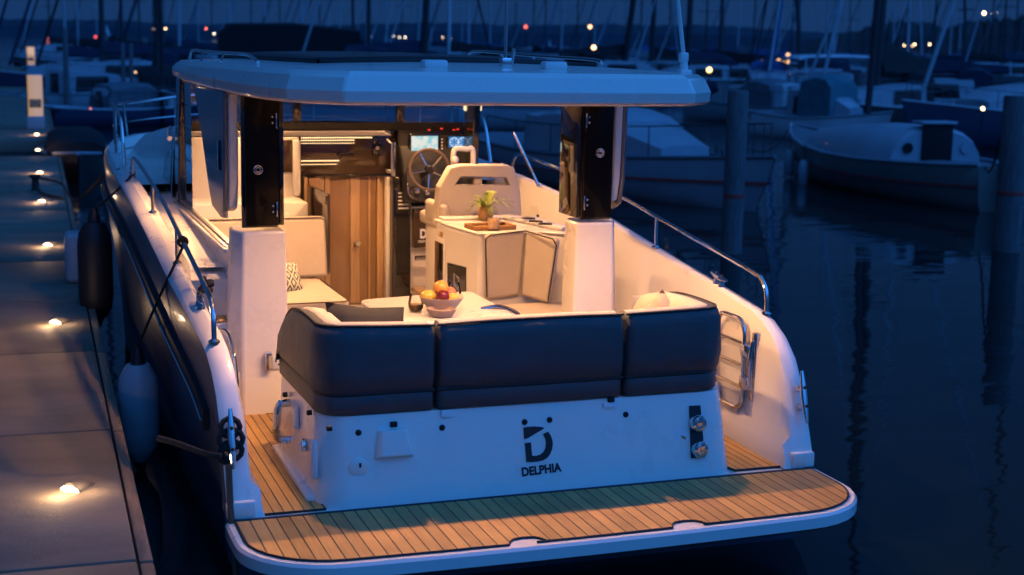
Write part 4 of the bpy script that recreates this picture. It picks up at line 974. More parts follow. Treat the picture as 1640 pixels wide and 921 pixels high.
c = P(141,385,X=-1.93); t = thing('dock_buffer','pale squared buffer fixed between dock and cruiser','buffer',(-1.90,6.15,.55))
m = MB(); m.box(-.14,.10,-.12,.14,.0,.44,bev=.05,seg=4); m.put('buffer_body',FW,t)
# fender ropes seen tied on the rail
m = MB(); y=1.62; m.tube([(-1.575+.024*math.cos(R_(a*40)),y+.012*a/6,1.50+.026*math.sin(R_(a*40))) for a in range(0,22)],.010,6); tag(m.put('rail_knot',ROPE,None),'black rope hitch tied round the port handrail','rope')


# ================================================================== SETTING: water, shore, sky
def water_mat():
    m = bpy.data.materials.new('harbour_water'); m.use_nodes = True; nt = m.node_tree; b = nt.nodes['Principled BSDF']; N = nt.nodes.new; L = nt.links.new
    b.inputs['Base Color'].default_value = (.006,.013,.013,1); b.inputs['Roughness'].default_value = .035; b.inputs['IOR'].default_value = 1.33
    tc = N('ShaderNodeTexCoord'); mp = N('ShaderNodeMapping'); mp.inputs['Scale'].default_value = (.5,1.1,1); mp.inputs['Rotation'].default_value = (0,0,R_(18)); L(tc.outputs['Object'], mp.inputs[0])
    n1 = N('ShaderNodeTexNoise'); n1.inputs['Scale'].default_value = .8; n1.inputs['Detail'].default_value = 3; n1.inputs['Distortion'].default_value = .6; L(mp.outputs[0], n1.inputs['Vector'])
    n2 = N('ShaderNodeTexNoise'); n2.inputs['Scale'].default_value = 5.5; n2.inputs['Detail'].default_value = 2; L(mp.outputs[0], n2.inputs['Vector'])
    ad = N('ShaderNodeMath'); ad.operation = 'MULTIPLY_ADD'; ad.inputs[1].default_value = .07; L(n2.outputs['Fac'], ad.inputs[0]); L(n1.outputs['Fac'], ad.inputs[2])
    bpn = N('ShaderNodeBump'); bpn.inputs['Strength'].default_value = .34; bpn.inputs['Distance'].default_value = .05; L(ad.outputs[0], bpn.inputs['Height']); L(bpn.outputs[0], b.inputs['Normal'])
    return m
m = MB(); m.poly([(-3500,-60,0),(4500,-60,0),(4500,4200,0),(-3500,4200,0)]); w = m.put('water',water_mat(),smooth=False); w['kind'] = 'structure'; w['label'] = 'dark rippled harbour water'
m = MB(); m.poly([(-3500,-600,-.3),(4500,-600,-.3),(4500,-58,-.3),(-3500,-58,-.3)]); w2 = m.put('water',bpy.data.materials['harbour_water'],smooth=False); w2['kind'] = 'structure'; w2['label'] = 'dark harbour water behind the viewer'
def hill(name,label,dist,prof,mat,depth,seed,rough):
    """ridge line: prof = (picture x, picture y) of its crest, stood at its real distance"""
    rnd = random.Random(seed); rows = [[],[],[],[]]
    n = 260; x0,x1 = prof[0][0],prof[-1][0]
    for i in range(n+1):
        x = x0+(x1-x0)*i/n; y = lerp_tab(prof,x)
        d = ROT @ Vector((x-CX,y-CY,F)); h = Vector((d.x,d.y,0)).length; t = dist/h
        p = CAM+d*t; z = max(p.z,.5)*(1+rnd.uniform(-rough,rough)); 
        q = Vector((d.x,d.y,0)).normalized()
        rows[0].append(Vector((p.x,p.y,-1))-q*30); rows[1].append(Vector((p.x,p.y,z*.55))); rows[2].append(Vector((p.x,p.y,z))+q*depth*.4); rows[3].append(Vector((p.x,p.y,-1))+q*depth)
    m = MB(); m.sheet(rows); o = m.put(name,mat,smooth=False); o['kind'] = 'structure'; o['label'] = label; return o
hill('hill','long low wooded hill on the far shore',1900,[(-900,30),(-200,26),(0,28),(150,29),(300,36),(450,37),(520,38),(600,35),(680,32),(800,36),(860,37),(950,34),(1050,37),(1130,36),(1230,43),(1300,47),(1400,55),(1900,60),(2600,60)],pmat('far_wood',(.012,.030,.050),.95,var=.3,vscale=.01),500,3,.05)  # blue of the distance haze is put into the hill colour
hill('hill','darker wooded headland on the right',620,[(1290,70),(1330,52),(1380,43),(1410,30),(1440,27),(1480,32),(1520,37),(1545,28),(1600,24),(1640,17),(1720,10),(2000,5),(2600,20)],pmat('near_wood',(.010,.016,.020),.95,var=.4,vscale=.03),200,5,.07)

# ---- lights along the shore and pontoons
def shore_lamp(px,py,dist,r,col,s,label,grp):
    if dist < 400: s *= .20; r *= .85; col = (1,.55,.26) if col in ((1,.62,.34),(1,.8,.6)) else col
    d = ROT @ Vector((px-CX,py-CY,F)); t = dist/Vector((d.x,d.y,0)).length; p = CAM+d*t; p.z = max(p.z,.3)
    o = thing('shore_lamp',label,'lamp',(p.x,p.y,0),group=grp)
    m = MB(); m.sphere((0,0,p.z),r,u=10,v=6); m.put('lamp_globe',emat('lamp_glow',col,s),o)
    m = MB(); m.tube([(0,0,-.2),(0,0,p.z-r)],r*.25,6); m.put('lamp_post',BLKMAT,o)
W_ = (1,.62,.34); RD = (1,.16,.10); WH = (1,.8,.6)
GS = 'lights along the far shore'
for px,py,c,s in ((76,48,RD,5),(245,47,W_,6),(265,46,W_,9),(286,47,W_,4),(330,46,RD,6),(367,47,RD,6),(343,54,WH,7),(487,50,RD,6),(518,50,RD,8),(541,58,RD,8),(593,59,W_,4),(630,58,WH,4),(640,60,WH,5),(649,60,WH,6),(709,60,W_,4),(721,62,W_,3),(385,46,WH,4)):
    shore_lamp(px,py,1500,.55,c,s*2.2,'tiny light at the foot of the far shore hill',GS)
for px,py,c,s in ((1409,73,WH,4),(1448,73,W_,10),(1465,71,W_,12),(1489,71,W_,12),(1461,74,W_,4)):
    shore_lamp(px,py,600,.28,c,s*1.5,'small warm light under the dark headland at right',"lights under the headland")
shore_lamp(1576,21,560,.5,W_,20,'large orange lamp high on the dark headland','lights on the headland')
shore_lamp(1590,21,560,.22,WH,16,'left lamp of the close white pair high on the headland','lights on the headland')
shore_lamp(1596,20,560,.22,WH,16,'right lamp of the close white pair high on the headland','lights on the headland')
shore_lamp(842,43,300,.36,RD,16,'red harbour entrance light above the cruiser roof','harbour lamps')
shore_lamp(945,43,300,.40,WH,26,'round white harbour light over the cruiser roof','harbour lamps')
shore_lamp(951,76,40,.075,WH,26,'brighter pale lamp low over the cruiser roof','harbour lamps')
shore_lamp(1136,112,56,.12,(1,.70,.25),22,'yellow lamp beside the roof edge','harbour lamps')
shore_lamp(1221,101,73,.19,W_,10,'broad warm lamp among the moored boats at right','harbour lamps')
for k,(px,py) in enumerate(((1240,100),(1247,97),(1254,101),(1261,99),(1262,88))):
    shore_lamp(px,py,74,.115,W_,10,'lamp in the row of warm lights among the boats at right','row of warm lights among the boats')
shore_lamp(1496,102,95,.10,WH,14,'dim warm lamp over the boats at far right','harbour lamps')
shore_lamp(1574,174,34,.05,(1,.7,.35),36,'warm lamp aboard the boat at the right edge','harbour lamps')
shore_lamp(1214,80,120,.08,WH,10,'small white lamp left of the canopy boat','harbour lamps')
shore_lamp(153,59,120,.13,(1,.1,.12),10,'red light at the end of the far boat at left','harbour lamps')
shore_lamp(217,116,60,.05,WH,16,'small white lamp between the masts at left','harbour lamps')
shore_lamp(145,174,40,.03,(1,.25,.3),10,'tiny red lamp on the motorboat at left','harbour lamps')

# ---- pilings
PILE = pmat('piling_timber',(.135,.125,.13),.8,var=.35,vscale=5,stretch=(6,6,.8),bump=.5,bscale=30)
RED = pmat('red_band',(.42,.05,.045),.6)
def piling(px,py,w,ztop,label,band=None,lean=0,mat=PILE):
    c = P(px,py,Z=0); dist = (c-CAM).length; r = w*dist/F/2
    t = thing('piling',label,'piling',c,group='mooring pilings')
    m = MB(); m.lathe([(0,-1),(r,-1),(r,ztop*.5),(r,ztop-.03),(r*.92,ztop),(0,ztop)],20); m.put('shaft',mat,t)
    if band: m = MB(); m.lathe([(r*1.02,band-.03),(r*1.03,band-.02),(r*1.03,band+.02),(r*1.02,band+.03)],20); m.put('band',RED,t)
piling(1171,405,33,2.12,'grey round piling right of the cruiser with a red band',.76)
piling(1611,402,40,2.10,'thick brown piling at the right edge of the harbour with a red band',.80)
piling(1376,205,24,1.9,'dark piling among the boats behind the white sailing boat')
piling(232,140,10,2.6,'thin far piling at left in front of the dark hull')
piling(171,150,8,2.8,'slim blue piling left of the dark masts')
piling(199,176,6,2.4,'slim pink lit piling left of the bow rail')
piling(212,178,6,2.4,'slim pink lit piling nearest the bow rail')
piling(108,180,8,2.9,'reddish lit piling beside the dock')

# ---- moored boats
MAST_L = pmat('pale_mast',(.42,.45,.50),.4,metal=.2); MAST_D = pmat('dark_mast',(.03,.03,.035),.6)
COV = {k: pmat(k+'_canvas',c,.85,var=.2,vscale=3) for k,c in {'black':(.007,.008,.010),'navy':(.010,.018,.045),'grey':(.12,.13,.15),'blue':(.04,.09,.22),'teal':(.06,.16,.19)}.items()}
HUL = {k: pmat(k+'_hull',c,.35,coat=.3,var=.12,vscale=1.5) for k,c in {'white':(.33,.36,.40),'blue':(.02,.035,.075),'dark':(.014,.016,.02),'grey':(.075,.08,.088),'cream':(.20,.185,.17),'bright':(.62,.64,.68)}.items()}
DECKM = pmat('boat_deck',(.15,.16,.18),.6); WIN = pmat('boat_window',(.008,.010,.014),.12,coat=.5)
WIRE = pmat('rigging_wire',(.10,.10,.11),.4,metal=.7)
def ysec(t, L, B, fb, tr):
    """half beam and sheer height along the hull, t 0 stern .. 1 bow"""
    w = B/2*((tr+(1-tr)*math.sin(math.pi/2*min(1,t/.45))) if t < .45 else max(0,1-((t-.45)/.55)**2.2))
    z = fb*(1.0-.22*math.sin(math.pi*min(1,(t)*.9))+.32*t*t)
    return max(w,.012), z
def craft(nm,label,cat,loc,rz,L,hull_c='white',B=None,fb=None,tr=.75,mast=None,cabin=True,cover=None,stripe=None,canopy=None,group='boats moored across the harbour',grp=True,rail=False,fat=1,hardtop=None):
    B = B or L*.32; fb = fb or L*.105
    t = thing(nm,label,cat,loc,rz=rz,group=group)
    tt = [0,.04,.1,.2,.35,.5,.65,.78,.88,.95,.99,1.0]; rake = L*.05
    def at(q): return -L/2+L*q
    m = MB()
    for s in (-1,1):
        rows = []
        for q in tt:
            w,z = ysec(q,L,B,fb,tr); sh = rake*(q**6)
            rows.append([Vector((s*w,at(q)+sh,z)),Vector((s*w*.99,at(q)+sh*.7,z*.6)),Vector((s*w*.9,at(q)+sh*.2,z*.2)),Vector((s*w*.72,at(q)-0,-.08)),Vector((0,at(q)-sh*.5,-.3))])
        m.sheet(rows)
    w,z = ysec(0,L,B,fb,tr); m.poly([(-w,at(0),z),(-w*.9,at(0),z*.2),(-w*.72,at(0),-.08),(0,at(0),-.3),(w*.72,at(0),-.08),(w*.9,at(0),z*.2),(w,at(0),z)])
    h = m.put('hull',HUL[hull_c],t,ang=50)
    if stripe:
        m = MB()
        for s in (-1,1):
            m.sheet([[Vector((s*(ysec(q,L,B,fb,tr)[0]*1.0+.006),at(q)+rake*(q**6)*.75,ysec(q,L,B,fb,tr)[1]*k)) for k in (.50,.56)] for q in tt])
        m.put('hull_stripe',RED if stripe=='red' else COV[stripe],h)
    m = MB(); m.sheet([[Vector((-ysec(q,L,B,fb,tr)[0]+.01,at(q)+rake*(q**6),ysec(q,L,B,fb,tr)[1]-.03)),Vector((0,at(q)+rake*(q**6),ysec(q,L,B,fb,tr)[1]+.02)),Vector((ysec(q,L,B,fb,tr)[0]-.01,at(q)+rake*(q**6),ysec(q,L,B,fb,tr)[1]-.03))] for q in tt]); m.put('deck',DECKM,t)
    m = MB()
    for s in (-1,1): m.tube([Vector((s*ysec(q,L,B,fb,tr)[0],at(q)+rake*(q**6),ysec(q,L,B,fb,tr)[1]+.015)) for q in tt],.035,6)
    m.put('gunwale',HUL['white'] if hull_c!='white' else DECKM,t)
    if cabin:
        ch = L*.055 if cabin is True else cabin; zb = fb*.8
        m = MB(); rows = []
        for q,wf,hf in ((.30,.62,1.0),(.31,.66,1.15),(.5,.68,1.08),(.66,.60,.9),(.78,.42,.45)):
            W = B/2*wf; zt = zb+fb*.15+ch*hf*1.4; rows.append([Vector((-W,at(q),zb)),Vector((-W*.92,at(q),zt-.06)),Vector((-W*.5,at(q),zt)),Vector((W*.5,at(q),zt)),Vector((W*.92,at(q),zt-.06)),Vector((W,at(q),zb))])
        m.loft(rows); cb = m.put('cabin',HUL['white'],t,ang=45)
        for s in (-1,1):
            m = MB(); zt = zb+fb*.15+ch*1.3
            m.prism([(s*B/2*.665,at(.36),zb+fb*.2),(s*B/2*.665,at(.58),zb+fb*.22),(s*B/2*.64,at(.57),zt-.08),(s*B/2*.64,at(.37),zt-.08)],(s*.012,0,0)); m.put('cabin_window',WIN,cb)
        m = MB(); m.box(-B*.12,B*.12,at(.30)-.03,at(.30)+.01,zb,zb+fb*.15+ch*1.35,bev=.01); m.put('companion_hatch',WIN,cb)
    if mast:
        hM,d,mm,lean = mast; z0 = fb*.9; top = Vector((lean[0]*hM,lean[1]*hM,z0+hM)); base = Vector((0,at(.56),z0)); top.y += at(.56)
        m = MB(); m.tube([base,top],d/2,8,taper=[1,.8]); mo = m.put('mast',mm,t)
        bz = z0+fb*.15+L*.09
        m = MB(); m.tube([base+Vector((0,0,bz-z0)),Vector((0,at(.12),bz+.1))],d*.38,8); m.put('boom',mm,t)
        if cover:
            m = MB(); rings = []
            for k in range(8):
                u = k/7; y = at(.555)+(at(.13)-at(.555))*u; hh = (L*.055*(1-.55*u)+.05)*fat; ww = (L*.016*(1-.3*u)+.02)*fat
                rings.append([Vector((ww*math.cos(a)*(1.2 if math.sin(a)<0 else .6),y,bz+.05+hh*(.55+.6*math.sin(a))+.03*math.sin(k*2.2))) for a in [2*math.pi*j/10 for j in range(10)]])
            m.loft(rings); m.put('sail_cover',COV[cover],t)
        if True:
            m = MB(); sp = base+(top-base)*.40
            m.tube([sp+Vector((-B*.34,-.05,0)),sp+Vector((B*.34,-.05,0))],d*.22,6); m.put('spreader',mm,mo)
            m = MB(); fs = Vector((0,at(.985),fb*1.25)); ft = base+(top-base)*.95; m.tube([fs+(ft-fs)*.02,fs+(ft-fs)*.5,fs+(ft-fs)*.9],.055,6,taper=[1.1,1,.5]); m.put('furled_sail',COV[cover or 'grey'] if (int(loc[0]*10)%3) else HUL['white'],t)
            m = MB(); m.tube([base+Vector((d*.8,.05,bz-z0)),top],.012,4); m.put('halyard',WIRE,mo)
        if not canopy:
            m = MB(); rows = []
            for q,e_ in ((.22,.0),(.225,.7),(.27,1),(.33,.95),(.375,.35)):
                W = B*.30; zz = fb*.95+L*.06+L*.075*e_; rows.append([Vector((-W,at(q),fb*.9)),Vector((-W*.95,at(q),zz-.12)),Vector((-W*.55,at(q),zz)),Vector((W*.55,at(q),zz)),Vector((W*.95,at(q),zz-.12)),Vector((W,at(q),fb*.9))])
            m.loft(rows); m.put('spray_hood',COV[cover or 'grey'],t,ang=60)
        m = MB(); 
        for p in ((-B*.46,at(.52),fb),(B*.46,at(.52),fb),(0,at(.99),fb*1.2),(0,at(.0),fb)): m.tube([Vector(p),base+(top-base)*.97],.006,4)
        m.put('rigging',WIRE,t)
    if canopy:
        c_,y0_,y1_,zt,hgt = canopy; m = MB(); rows = []
        for q,e in ((y0_,.0),(y0_+.02,.75),((y0_+y1_)/2,1),(y1_-.05,.92),(y1_,.45)):
            zz = zt-hgt+hgt*e; W = B*.42; rows.append([Vector((-W,at(q),fb*.9)),Vector((-W*.97,at(q),zz-.12)),Vector((-W*.6,at(q),zz)),Vector((W*.6,at(q),zz)),Vector((W*.97,at(q),zz-.12)),Vector((W,at(q),fb*.9))])
        m.loft(rows); m.put('canopy',COV[c_] if c_ in COV else HUL[c_],t,ang=60)
    if hardtop:
        m = MB(); rows = []
        for q,dz in ((.08,-.10),(.12,0),(.35,.05),(.58,.0),(.64,-.12)):
            rows.append([Vector((-B*.42,at(q),hardtop+dz-.06)),Vector((-B*.38,at(q),hardtop+dz)),Vector((0,at(q),hardtop+dz+.05)),Vector((B*.38,at(q),hardtop+dz)),Vector((B*.42,at(q),hardtop+dz-.06)),Vector((0,at(q),hardtop+dz-.03))])
        m.loft(rows); ht = m.put('hardtop',HUL['bright'],t,ang=50)
        for sx in (-1,1):
            for q in (.12,.6):
                m = MB(); m.tube([(sx*B*.40,at(q)-.1,fb),(sx*B*.38,at(q),hardtop-.05)],.035,6); m.put('hardtop_post',HUL['bright'],ht)
    if rail or mast:
        m = MB()
        for s in (-1,1):
            pts = [Vector((s*ysec(q,L,B,fb,tr)[0]*.95,at(q)+rake*(q**6)*.9,ysec(q,L,B,fb,tr)[1]+.55)) for q in (.2,.35,.5,.65,.78,.9,.985)]
            m.tube(pts,.013,6)
            for p,q in zip(pts,(.2,.35,.5,.65,.78,.9,.985)): m.tube([Vector((p.x,p.y,ysec(q,L,B,fb,tr)[1])),p],.011,6)
        m.put('rail',WIRE,t)
    return t
Z0 = lambda x,y: (lambda p: (p.x,p.y,0))(P(x,y,Z=0))
def face(a,b):   # heading whose bow looks from a to b
    return math.atan2(b[1]-a[1],b[0]-a[0])-math.pi/2
# A: white sailing boat beside the grey piling, bow to the right
bowA = P(1203,338,Z=0); dirA = bowA-P(1001,303,Z=0); dirA.z = 0; dirA.normalize(); LA = 9.0
cA = bowA-dirA*(LA/2-.1)
tA = craft('sailing_boat','white sailing boat with a red hull line, its bow behind the grey banded piling','sailing boat',(cA.x,cA.y,0),math.atan2(dirA.y,dirA.x)-math.pi/2,LA,'white',B=2.7,fb=.74,mast=None,cabin=.40,stripe='red',canopy=('white',.38,.60,1.50,.40),rail=True)
# B: double ender with white cabin
sB = P(1590,338,Z=0); dB = (P(1262,268,Z=0)-sB); LB = 8.2; dB.z = 0; dB = dB.normalized(); cB = sB+dB*(LB/2-.1)
tB = craft('wooden_sailing_boat','grey long-keeled sailing boat with white cabin and dark upright hatch at right','sailing boat',(cB.x,cB.y,0),math.atan2(dB.y,dB.x)-math.pi/2,LB,'cream',B=2.6,fb=.78,tr=.30,cabin=False,stripe='red',mast=None)
def partB():
    L = LB; at = lambda q: -L/2+L*q
    m = MB(); rows = []
    for q,W,zt in ((.26,.92,1.25),(.27,.95,1.32),(.45,.95,1.30),(.62,.85,1.20),(.80,.55,1.05)):
        rows.append([Vector((W*math.cos(R_(a)),at(q),(.55)+(zt-.55)*max(0,math.sin(R_(a)))**.8)) for a in range(0,181,18)])
    m.loft(rows); cb = m.put('cabin',HUL['white'],tB,ang=50)
    m = MB(); m.box(-.30,.30,at(.26)-.05,at(.26)-.005,.60,1.36,bev=.01); m.put('hatch_board',COV['black'],cb)
    m = MB(); m.box(-.36,.36,at(.26)-.10,at(.30),1.355,1.41,bev=.025); m.put('sliding_hatch',HUL['white'],cb)
    for x in (-.58,.58):
        m = MB(); m.lathe([(.10,0),(.10,-.03),(.0,-.03)],14,(x,at(.26)-.01,.92),'Y'); m.put('porthole' if x>0 else 'lifebuoy',WIN if x<0 else HUL['white'],cb)
    m = MB(); m.tube([(0,at(.6),1.4),(0.35,at(.6),11)],.07,8); m.put('mast',MAST_D,tB)
    m = MB(); m.prism([(-.02,at(.02),.85),(-.02,at(-.06),.75),(-.02,at(-.09),.1),(-.02,at(-.04),-.5),(-.02,at(.05),-.5)],(.04,0,0)); m.put('rudder',HUL['white'],tB)
partB()
for q,side,lab in ((.78,1,'white fender hanging near the bow of the grey long-keeled boat'),(.60,1,'white fender amidships on the grey long-keeled boat')):
    w_,z_ = ysec(q,LB,2.6,.78,.3); Mx = tB.matrix_basis if False else Matrix.Translation(tB.location) @ Matrix.Rotation(tB.rotation_euler.z,4,'Z')
    for s in (1,):
        s = -1; pw = Mx @ Vector((s*(w_+.1),-LB/2+LB*q,z_-.75))
        f = thing('boat_fender',lab,'fender',pw,group='fenders on the grey boat'); m = MB(); m.lathe([(0,0),(.06,.01),(.10,.07),(.10,.45),(.06,.52),(0,.53)],16); m.put('fender_body',HUL['white'],f); m = MB(); m.tube([(0,0,.52),(-.02*s,0,.85)],.008,5); m.put('fender_rope',ROPE,f)
# C.. nearer row at right
Y = [ # name,label,cat,px,py,heading,L,hull,kwargs
 ('motor_boat','boxy white motorboat with rounded teal canopy left of the thick dark mast','motor boat',1312,224,200,4.6,'bright',dict(cabin=.50,canopy=('teal',.42,.68,1.95,.5),fb=.75,B=1.55)),
 ('canopy_cruiser','pale cruiser with a long flat hardtop behind the teal canopy boat','motor boat',1298,172,84,8.5,'white',dict(cabin=.5,hardtop=2.35,rail=True)),
 ('sailing_yacht','dark yacht with thick black mast and drooping black sail cover','sailing yacht',1408,205,118,8.6,'dark',dict(mast=(13,.40,MAST_D,(-.02,0)),cover='black',fb=.85,fat=2.2)),
 ('sailing_yacht','white yacht whose cabin shows below the black sail cover','sailing yacht',1470,195,70,9,'white',dict(mast=(12,.12,MAST_L,(.06,0)),cover='navy',rail=True)),
 ('sailing_yacht','grey yacht with raised blue hull at the right edge','sailing yacht',1660,232,100,10,'blue',dict(mast=(12,.14,MAST_D,(0,0)),cover='grey',canopy=('grey',.05,.34,2.5,.7))),
 ('motor_boat','small white motorboat between the banded pilings, behind the bow of the grey boat','motor boat',1215,196,30,6.5,'white',dict(cabin=.5,canopy=('grey',.35,.55,1.6,.4),rail=True)),
 ('sailing_yacht','yacht with leaning blue mast just right of the grey piling','sailing yacht',1228,172,150,9,'blue',dict(mast=(12,.27,COV['blue'],(-.10,0)),cover='blue')),
 ('sailing_yacht','far yacht with pale raked mast right of the canopy boat','sailing yacht',1345,150,60,9,'white',dict(mast=(12,.16,MAST_L,(-.08,0)),cover='grey')),
 ('sailing_yacht','yacht with two toned mast above the teal canopy boat','sailing yacht',1292,160,110,9,'white',dict(mast=(12,.26,MAST_D,(.12,0)),cover='navy')),
 ('sailing_yacht','slim mast yacht under the headland lights','sailing yacht',1435,128,95,9,'grey',dict(mast=(12,.15,MAST_L,(.02,0)),cover='navy')),
 ('sailing_yacht','yacht with inward leaning pale mast below the headland','sailing yacht',1484,124,80,9,'white',dict(mast=(12,.17,MAST_L,(.22,0)),cover='grey')),
 ('sailing_yacht','upright pale mast yacht right of centre headland','sailing yacht',1525,128,100,9,'white',dict(mast=(12,.15,MAST_L,(0.01,0)),cover='blue')),
 ('sailing_yacht','dark masted yacht leaning under the headland lamp','sailing yacht',1556,135,85,10,'dark',dict(mast=(13,.28,MAST_D,(.16,0)),cover='black')),
 ('sailing_yacht','yacht with thin mast nearest the right edge','sailing yacht',1612,140,100,10,'grey',dict(mast=(13,.16,MAST_D,(0.02,0)),cover='navy')),
 ('sailing_yacht','yacht behind the roof corner with dark triangular sail left hoisted','sailing yacht',1165,150,60,9,'dark',dict(mast=(12,.18,MAST_D,(0,0)),cover='black')),
 ('sailing_yacht','dark masted yacht above the aerial mount','sailing yacht',1112,150,100,9,'blue',dict(mast=(12,.36,MAST_D,(.0,0)),cover='navy')),
 ('sailing_yacht','yacht with dark mast left of the white aerial','sailing yacht',1055,142,80,9.5,'dark',dict(mast=(12,.36,MAST_D,(-.07,0)),cover='black')),
 ('sailing_yacht','pale masted yacht between the two leaning dark masts','sailing yacht',1012,138,95,9,'white',dict(mast=(12,.16,MAST_L,(0,0)),cover='grey')),
 ('sailing_yacht','dark leaning mast yacht with long black cover over the roof','sailing yacht',983,150,-75,10,'dark',dict(mast=(12,.36,MAST_D,(.17,0)),cover='black')),
 ('sailing_yacht','far yacht with pale mast behind the small roof mast','sailing yacht',905,118,100,9,'white',dict(mast=(12,.20,MAST_L,(-.05,0)),cover='grey')),
 ('sailing_yacht','far yacht with dim slender mast over the roof','sailing yacht',880,112,70,9,'grey',dict(mast=(12,.15,MAST_D,(-.02,0)),cover='navy')),
 ('sailing_yacht','yacht with leaning dim mast right of the bright mast','sailing yacht',762,125,85,9,'blue',dict(mast=(12,.16,MAST_L,(.09,0)),cover='navy')),
 ('sailing_yacht','yacht with the brightest white mast above the sunroof','sailing yacht',733,138,95,10,'white',dict(mast=(13,.19,HUL['bright'],(0.0,0)),cover='black')),
 ('sailing_yacht','far yacht with pale mast touching the thick dark mast','sailing yacht',681,130,90,9,'white',dict(mast=(12,.15,MAST_L,(-.06,0)),cover='grey')),
 ('sailing_yacht','yacht with the thickest dark mast over the roof','sailing yacht',660,150,-80,10,'dark',dict(mast=(13,.38,MAST_D,(.09,0)),cover='navy')),
 ('sailing_yacht','yacht with dark mast and furled blue sail','sailing yacht',606,150,100,9,'blue',dict(mast=(12,.22,MAST_D,(.0,0)),cover='navy')),
 ('sailing_yacht','pale thin mast yacht beside the furled blue sail','sailing yacht',600,128,80,9,'white',dict(mast=(12,.15,MAST_L,(0,0)),cover='grey')),
 ('sailing_yacht','yacht with narrow dark mast above the roof hatch','sailing yacht',581,140,95,9,'dark',dict(mast=(12,.19,MAST_D,(.05,0)),cover='black')),
 ('sailing_yacht','far yacht with faint pale mast right of the black tarpaulin boat','sailing yacht',537,118,90,9,'white',dict(mast=(12,.14,MAST_L,(0.0,0)),cover='grey')),
 ('sailing_yacht','far yacht with pale mast behind the black tarpaulin boat','sailing yacht',494,120,100,9,'white',dict(mast=(12,.16,MAST_L,(.02,0)),cover='grey')),
 ('sailing_yacht','far yacht with mast left end of the black tarpaulin boat','sailing yacht',436,118,70,9,'grey',dict(mast=(12,.17,MAST_L,(.04,0)),cover='navy')),
 ('covered_boat','moored boat under a black tarpaulin showing above the roof','boat',465,140,88,8.5,'dark',dict(cabin=False,canopy=('black',.05,.95,3.55,1.2),B=3.2)),
 ('sailing_yacht','yacht with pale mast at the roof corner','sailing yacht',381,118,90,9,'white',dict(mast=(12,.16,MAST_L,(.02,0)),cover='grey')),
 ('sailing_yacht','yacht with blue lit mast left of the roof','sailing yacht',303,130,95,9,'blue',dict(mast=(12,.20,MAST_L,(0,0)),cover='navy')),
 ('sailing_yacht','yacht with grey mast and tall black cover ahead of the bow','sailing yacht',254,190,176,8,'dark',dict(mast=(12,.20,MAST_D,(0,0)),cover='black',canopy=('black',.36,.8,1.75,.6),B=1.45)),
 ('sailing_yacht','yacht with dark mast behind the thin pilings','sailing yacht',216,150,90,9,'dark',dict(mast=(12,.17,MAST_D,(-.02,0)),cover='black')),
 ('sailing_yacht','yacht with wide dark mast right of the tiny white sail','sailing yacht',187,160,100,9,'blue',dict(mast=(12,.23,MAST_D,(-.0,0)),cover='navy')),
 ('sailing_yacht','far yacht with pale mast over dark folded sail at left','sailing yacht',140,120,80,9,'dark',dict(mast=(12,.12,MAST_L,(0,0)),cover='black')),
 ('sailing_yacht','far yacht with faint bluish mast beside the lit pillar','sailing yacht',124,150,95,8,'white',dict(mast=(12,.13,MAST_L,(-.03,0)),cover='navy')),
 ('motor_boat','small pale motorboat with raised bow right of the dock','motor boat',140,176,-60,6.5,'white',dict(cabin=.5,rail=True)),
 ('motor_boat','blue covered motorboat under the thin bow rail','motor boat',215,200,-70,5.5,'blue',dict(cabin=.35,canopy=('grey',.3,.6,1.3,.4),rail=True)),
 ('motor_boat','low white motorboat with blue cabin left of the grey mast','motor boat',212,128,85,8,'white',dict(cabin=.7)),
 ('motor_boat','dark motorboat moored close to the dock ahead of the bow','motor boat',122,275,178,5.0,'dark',dict(cabin=False,canopy=('black',.1,.8,.85,.3),rail=False,B=1.3,fb=.45)),
 ('motor_boat','white cabin motorboat seen through the cruiser windows','motor boat',810,205,70,7.5,'white',dict(cabin=.6,canopy=('navy',.3,.6,2.3,.6),rail=True)),
 ('motor_boat','pale motorboat seen through the forward windscreen','motor boat',560,205,85,7.5,'white',dict(cabin=.6)),
 ('motor_boat','far pale motorboat behind the roof right of the white aerial','motor boat',1120,124,80,8,'white',dict(cabin=.8,canopy=('navy',.2,.5,2.6,.6))),
 ('motor_boat','far bluish motorboat under the round white harbour light','motor boat',860,108,88,10,'white',dict(cabin=.9)),
]
for nm,label,cat,px,py,hd,L,hc,kw in Y:
    craft(nm,label,cat,Z0(px,py),R_(hd),L,hc,**kw)
fr2 = random.Random(11)
for i,px in enumerate((88,163,232,272,328,345,410,455,522,556,628,645,700,748,790,832,860,932,957,1035,1080,1135,1188,1214,1250,1272,1330,1364,1412,1458,1502,1542,1590,1632)):
    py = fr2.uniform(104,122)+_hor(px)-70; bright = fr2.random() < .36
    craft('sailing_yacht','distant yacht with slim mast in the dense far rows','sailing yacht',Z0(px,py),R_(fr2.uniform(40,140)),fr2.uniform(8,10.5),fr2.choice(['white','white','blue','grey']),mast=(fr2.uniform(11,14),fr2.uniform(.11,.19),MAST_L if bright else MAST_D,(fr2.uniform(-.07,.07),0)),cover=fr2.choice(['navy','black','grey','blue']),group='far rows of yachts')
